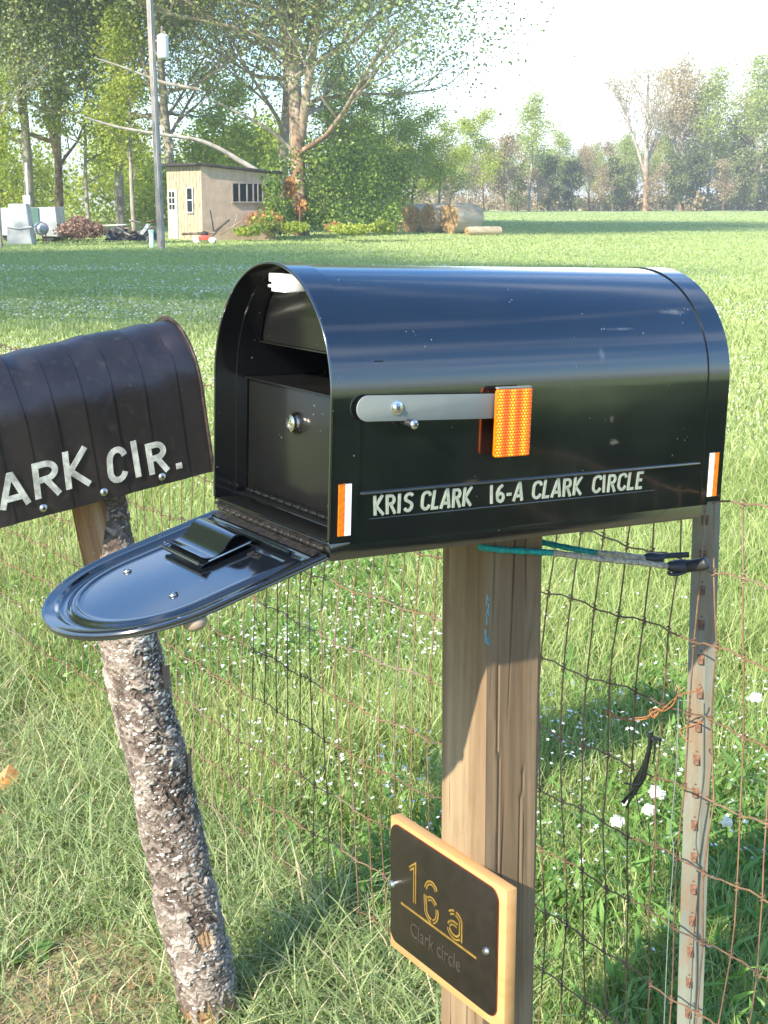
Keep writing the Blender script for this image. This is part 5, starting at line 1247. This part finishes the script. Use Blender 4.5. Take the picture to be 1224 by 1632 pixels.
stick('dark_pole', 338, 372, 366, 350, 56.4, .04, m_roof, 'thick dark pole slanting right before the shed side wall', 'pole', 'dark poles before the shed')
stick('dark_pole', 350, 374, 386, 352, 56.3, .03, m_barkB, 'rightmost slanting pole below the shed window', 'pole', 'dark poles before the shed')
stick('dark_pole', 290, 373, 345, 371, 56.2, .05, m_barkB, 'dark pole lying flat at the foot of the shed', 'pole', 'dark poles before the shed')
stick('dark_pole', 372, 366, 378, 341, 56.4, .02, m_barkG, 'thin grey pole leaning at the right of the shed wall', 'pole', 'dark poles before the shed')
# lawn mower
p = at(326, 380, 55); e = empty('lawn_mower', (p.x, p.y, gzf(p.x, p.y))); tag(e, 'small red lawn mower with pale wheels at the foot of the shed', 'lawn mower')
m_red = simple('red_paint', (.55, .07, .04), .4, 0, .1, 20, 0)
mb = MB(); mb.prism([(-.30, .12), (.30, .12), (.26, .26), (.10, .30), (-.22, .28)], lambda u, v, d: (u, d, v), -.22, .22); mb.build('deck', m_red, e, bevel=.02)
mb = MB(); mb.lathe((0, 0, .28), (0, 0, 1), [(.14, 0), (.15, .04), (.14, .12), (.08, .16), (.02, .17)], 14); mb.build('engine', m_roof, e, True)
for sx, sy in ((-.3, -.25), (.3, -.25), (-.3, .25), (.3, .25)):
    mb = MB(); mb.lathe((sx, sy - .02, .12), (0, 1, 0), [(.12, 0), (.12, .045)], 16); mb.lathe((sx, sy - .03, .12), (0, 1, 0), [(.06, 0), (.06, .065)], 12); mb.build('wheel', m_frame, e, True, angle=30)
mb = MB(); mb.tube([(.25, -.18, .2), (.9, -.18, .85), (.9, .18, .85), (.25, .18, .2)], .012, 6); mb.build('handle', m_roof, e, True)
# scrap heap
g = random.Random(31)
m_tarp = simple('dark_tarp', (.045, .045, .055), .6, 0, .4, 5, .5, .05)
for i, (px, py, w, h_, lb) in enumerate(((190, 358, .95, .5, 'crumpled dark tarp heap left in the scrap pile'), (205, 368, .8, .38, 'lower crumpled dark tarp lump in the scrap pile'), (233, 362, .7, .5, 'black rounded tarp lump nearest the pole'))):
    p = at(px, py, 57); z0 = gzf(p.x, p.y); V = []; F = []
    for a in range(7):
        for b_ in range(14):
            th_ = math.pi / 2 * a / 6; ph = 2 * math.pi * b_ / 14; q = 1 + .22 * g.uniform(-1, 1); V.append((w * .6 * math.cos(th_) * math.cos(ph) * q, w * .4 * math.cos(th_) * math.sin(ph) * q, h_ * math.sin(th_) * q + .05))
    for a in range(6):
        for b_ in range(14): b2 = (b_ + 1) % 14; F.append((a * 14 + b_, a * 14 + b2, (a + 1) * 14 + b2, (a + 1) * 14 + b_))
    mb = MB(); mb.add(V, F); o = mb.build('tarp_heap', m_tarp, None); o.location = (p.x, p.y, z0); tag(o, lb, 'tarp', 'dark tarp lumps in the scrap pile')
BLB = ['white board end at the left tip of the scrap pile', 'grey plank low in the left of the scrap pile', 'brown board leaning on the left tarp lump', 'pale board across the top of the left tarp lump', 'grey plank in the middle of the scrap pile', 'brown board in the middle of the scrap pile', 'white plank between the two dark tarps', 'grey plank topmost in the scrap pile', 'brown board right of the middle tarp', 'white board behind the rightmost tarp lump', 'grey plank at the right of the scrap pile', 'brown board ending beside the pole foot']
for i in range(12):
    px = 165 + i * 7.4 + g.uniform(-4, 4); py = 372 - g.uniform(0, 22) * (1 if px > 180 else .3); p = at(px, py, 56.2 + g.uniform(-.4, .6)); L = g.uniform(.5, 1.3)
    mb = MB(); mb.box((0, 0, 0), (L, .14, .035)); o = mb.build('scrap_board', [m_frame, m_polewood, m_barkB][i % 3], None); o.location = (p.x, p.y, max(p.z, gzf(p.x, p.y) + .05)); o.rotation_euler = (g.uniform(-.5, .5), g.uniform(-.6, .6), g.uniform(0, 3.1))
    tag(o, BLB[i], 'board', 'boards in the scrap pile')
# white trailer / tanks at the left
m_wht = simple('dirty_white_sheet', (.44, .45, .46), .6, 0, .14, 2.5, .1)
p = at(35, 386, 54); e = empty('water_tank', (p.x, p.y, gzf(p.x, p.y))); tag(e, 'tapered white plastic tank with a strap round it at the left', 'tank')
mb = MB(); mb.add([(-.48, -.4, 0), (.48, -.4, 0), (.48, .4, 0), (-.48, .4, 0), (-.38, -.3, 1.5), (.30, -.3, 1.5), (.30, .3, 1.5), (-.38, .3, 1.5)], [(3, 2, 1, 0), (4, 5, 6, 7), (0, 1, 5, 4), (1, 2, 6, 5), (2, 3, 7, 6), (3, 0, 4, 7)]); mb.build('tank_body', m_wht, e, bevel=.06)
mb = MB(); mb.tube([(-.46, -.39, .66), (0, -.43, .60), (.46, -.39, .66), (.45, .39, .66), (-.46, .39, .66), (-.46, -.39, .66)], .025, 6); mb.build('strap', m_frame, e, True)
p = at(62, 380, 57); e = empty('white_trailer', (p.x, p.y, gzf(p.x, p.y))); tag(e, 'low white sheet-clad trailer with a dark green panel behind the tank', 'trailer')
mb = MB(); mb.prism([(-1.9, .25), (.78, .2), (.70, 1.35), (-1.9, 1.30)], lambda u, v, d: (u, d, v), 0, 1.6); mb.build('trailer_body', m_wht, e, bevel=.03)
mb = MB(); mb.box((-.12, -.03, .95), (.32, .04, .75)); mb.build('green_panel', simple('dark_green_panel', (.07, .16, .13), .6, 0, .1, 9, 0), e)
for sx in (-1.2, .35): mb = MB(); mb.lathe((sx, .1, .27), (0, 1, 0), [(.27, 0), (.27, .18)], 18); mb.build('wheel', m_rubber, e, True, angle=30)
p = at(66, 378, 55.5); e = empty('gas_tank', (p.x, p.y, gzf(p.x, p.y))); tag(e, 'round grey metal tank on short legs in front of the trailer', 'tank')
mb = MB(); mb.lathe((0, 0, .28), (0, 0, 1), [(.05, 0), (.2, .05), (.28, .16), (.30, .26), (.27, .38), (.17, .48), (.03, .53)], 20); mb.build('tank_shell', simple('grey_steel', (.42, .43, .45), .35, .3, .1, 10, 0), e, True)
mb = MB(); [mb.tube([(a, b_, 0), (a, b_, .4)], .025, 6) for a, b_ in ((-.2, -.1), (.2, -.1), (0, .2))]; mb.build('legs', m_rust, e, True)
p = at(48, 384, 55); e = empty('meter_mast', (p.x, p.y, gzf(p.x, p.y))); tag(e, 'slim pale mast with a white meter box above the trailer', 'mast')
mb = MB(); mb.tube([(0, 0, 0), (0, 0, 3.0)], .05, 8); mb.build('mast', m_frame, e, True); mb = MB(); mb.box((-.02, -.1, 1.62), (.26, .14, .34)); mb.build('meter_box', m_white, e, bevel=.01)

# ------------------------------------------------------------------ air between the camera and the far trees
hm = bpy.data.materials.new('air_haze'); hm.use_nodes = True; t = hm.node_tree; t.nodes.clear()
o_ = nd(t, 'ShaderNodeOutputMaterial'); pv = nd(t, 'ShaderNodeVolumePrincipled'); pv.inputs['Color'].default_value = (.97, .97, .95, 1); pv.inputs['Density'].default_value = .0014; pv.inputs['Anisotropy'].default_value = .2
t.links.new(pv.outputs[0], o_.inputs['Volume'])
mb = MB(); mb.box((0, 0, 18), (3200, 3200, 40)); hz = mb.build('haze', hm); tag(hz, 'thin pale air haze over the whole field', 'haze', kind='stuff')
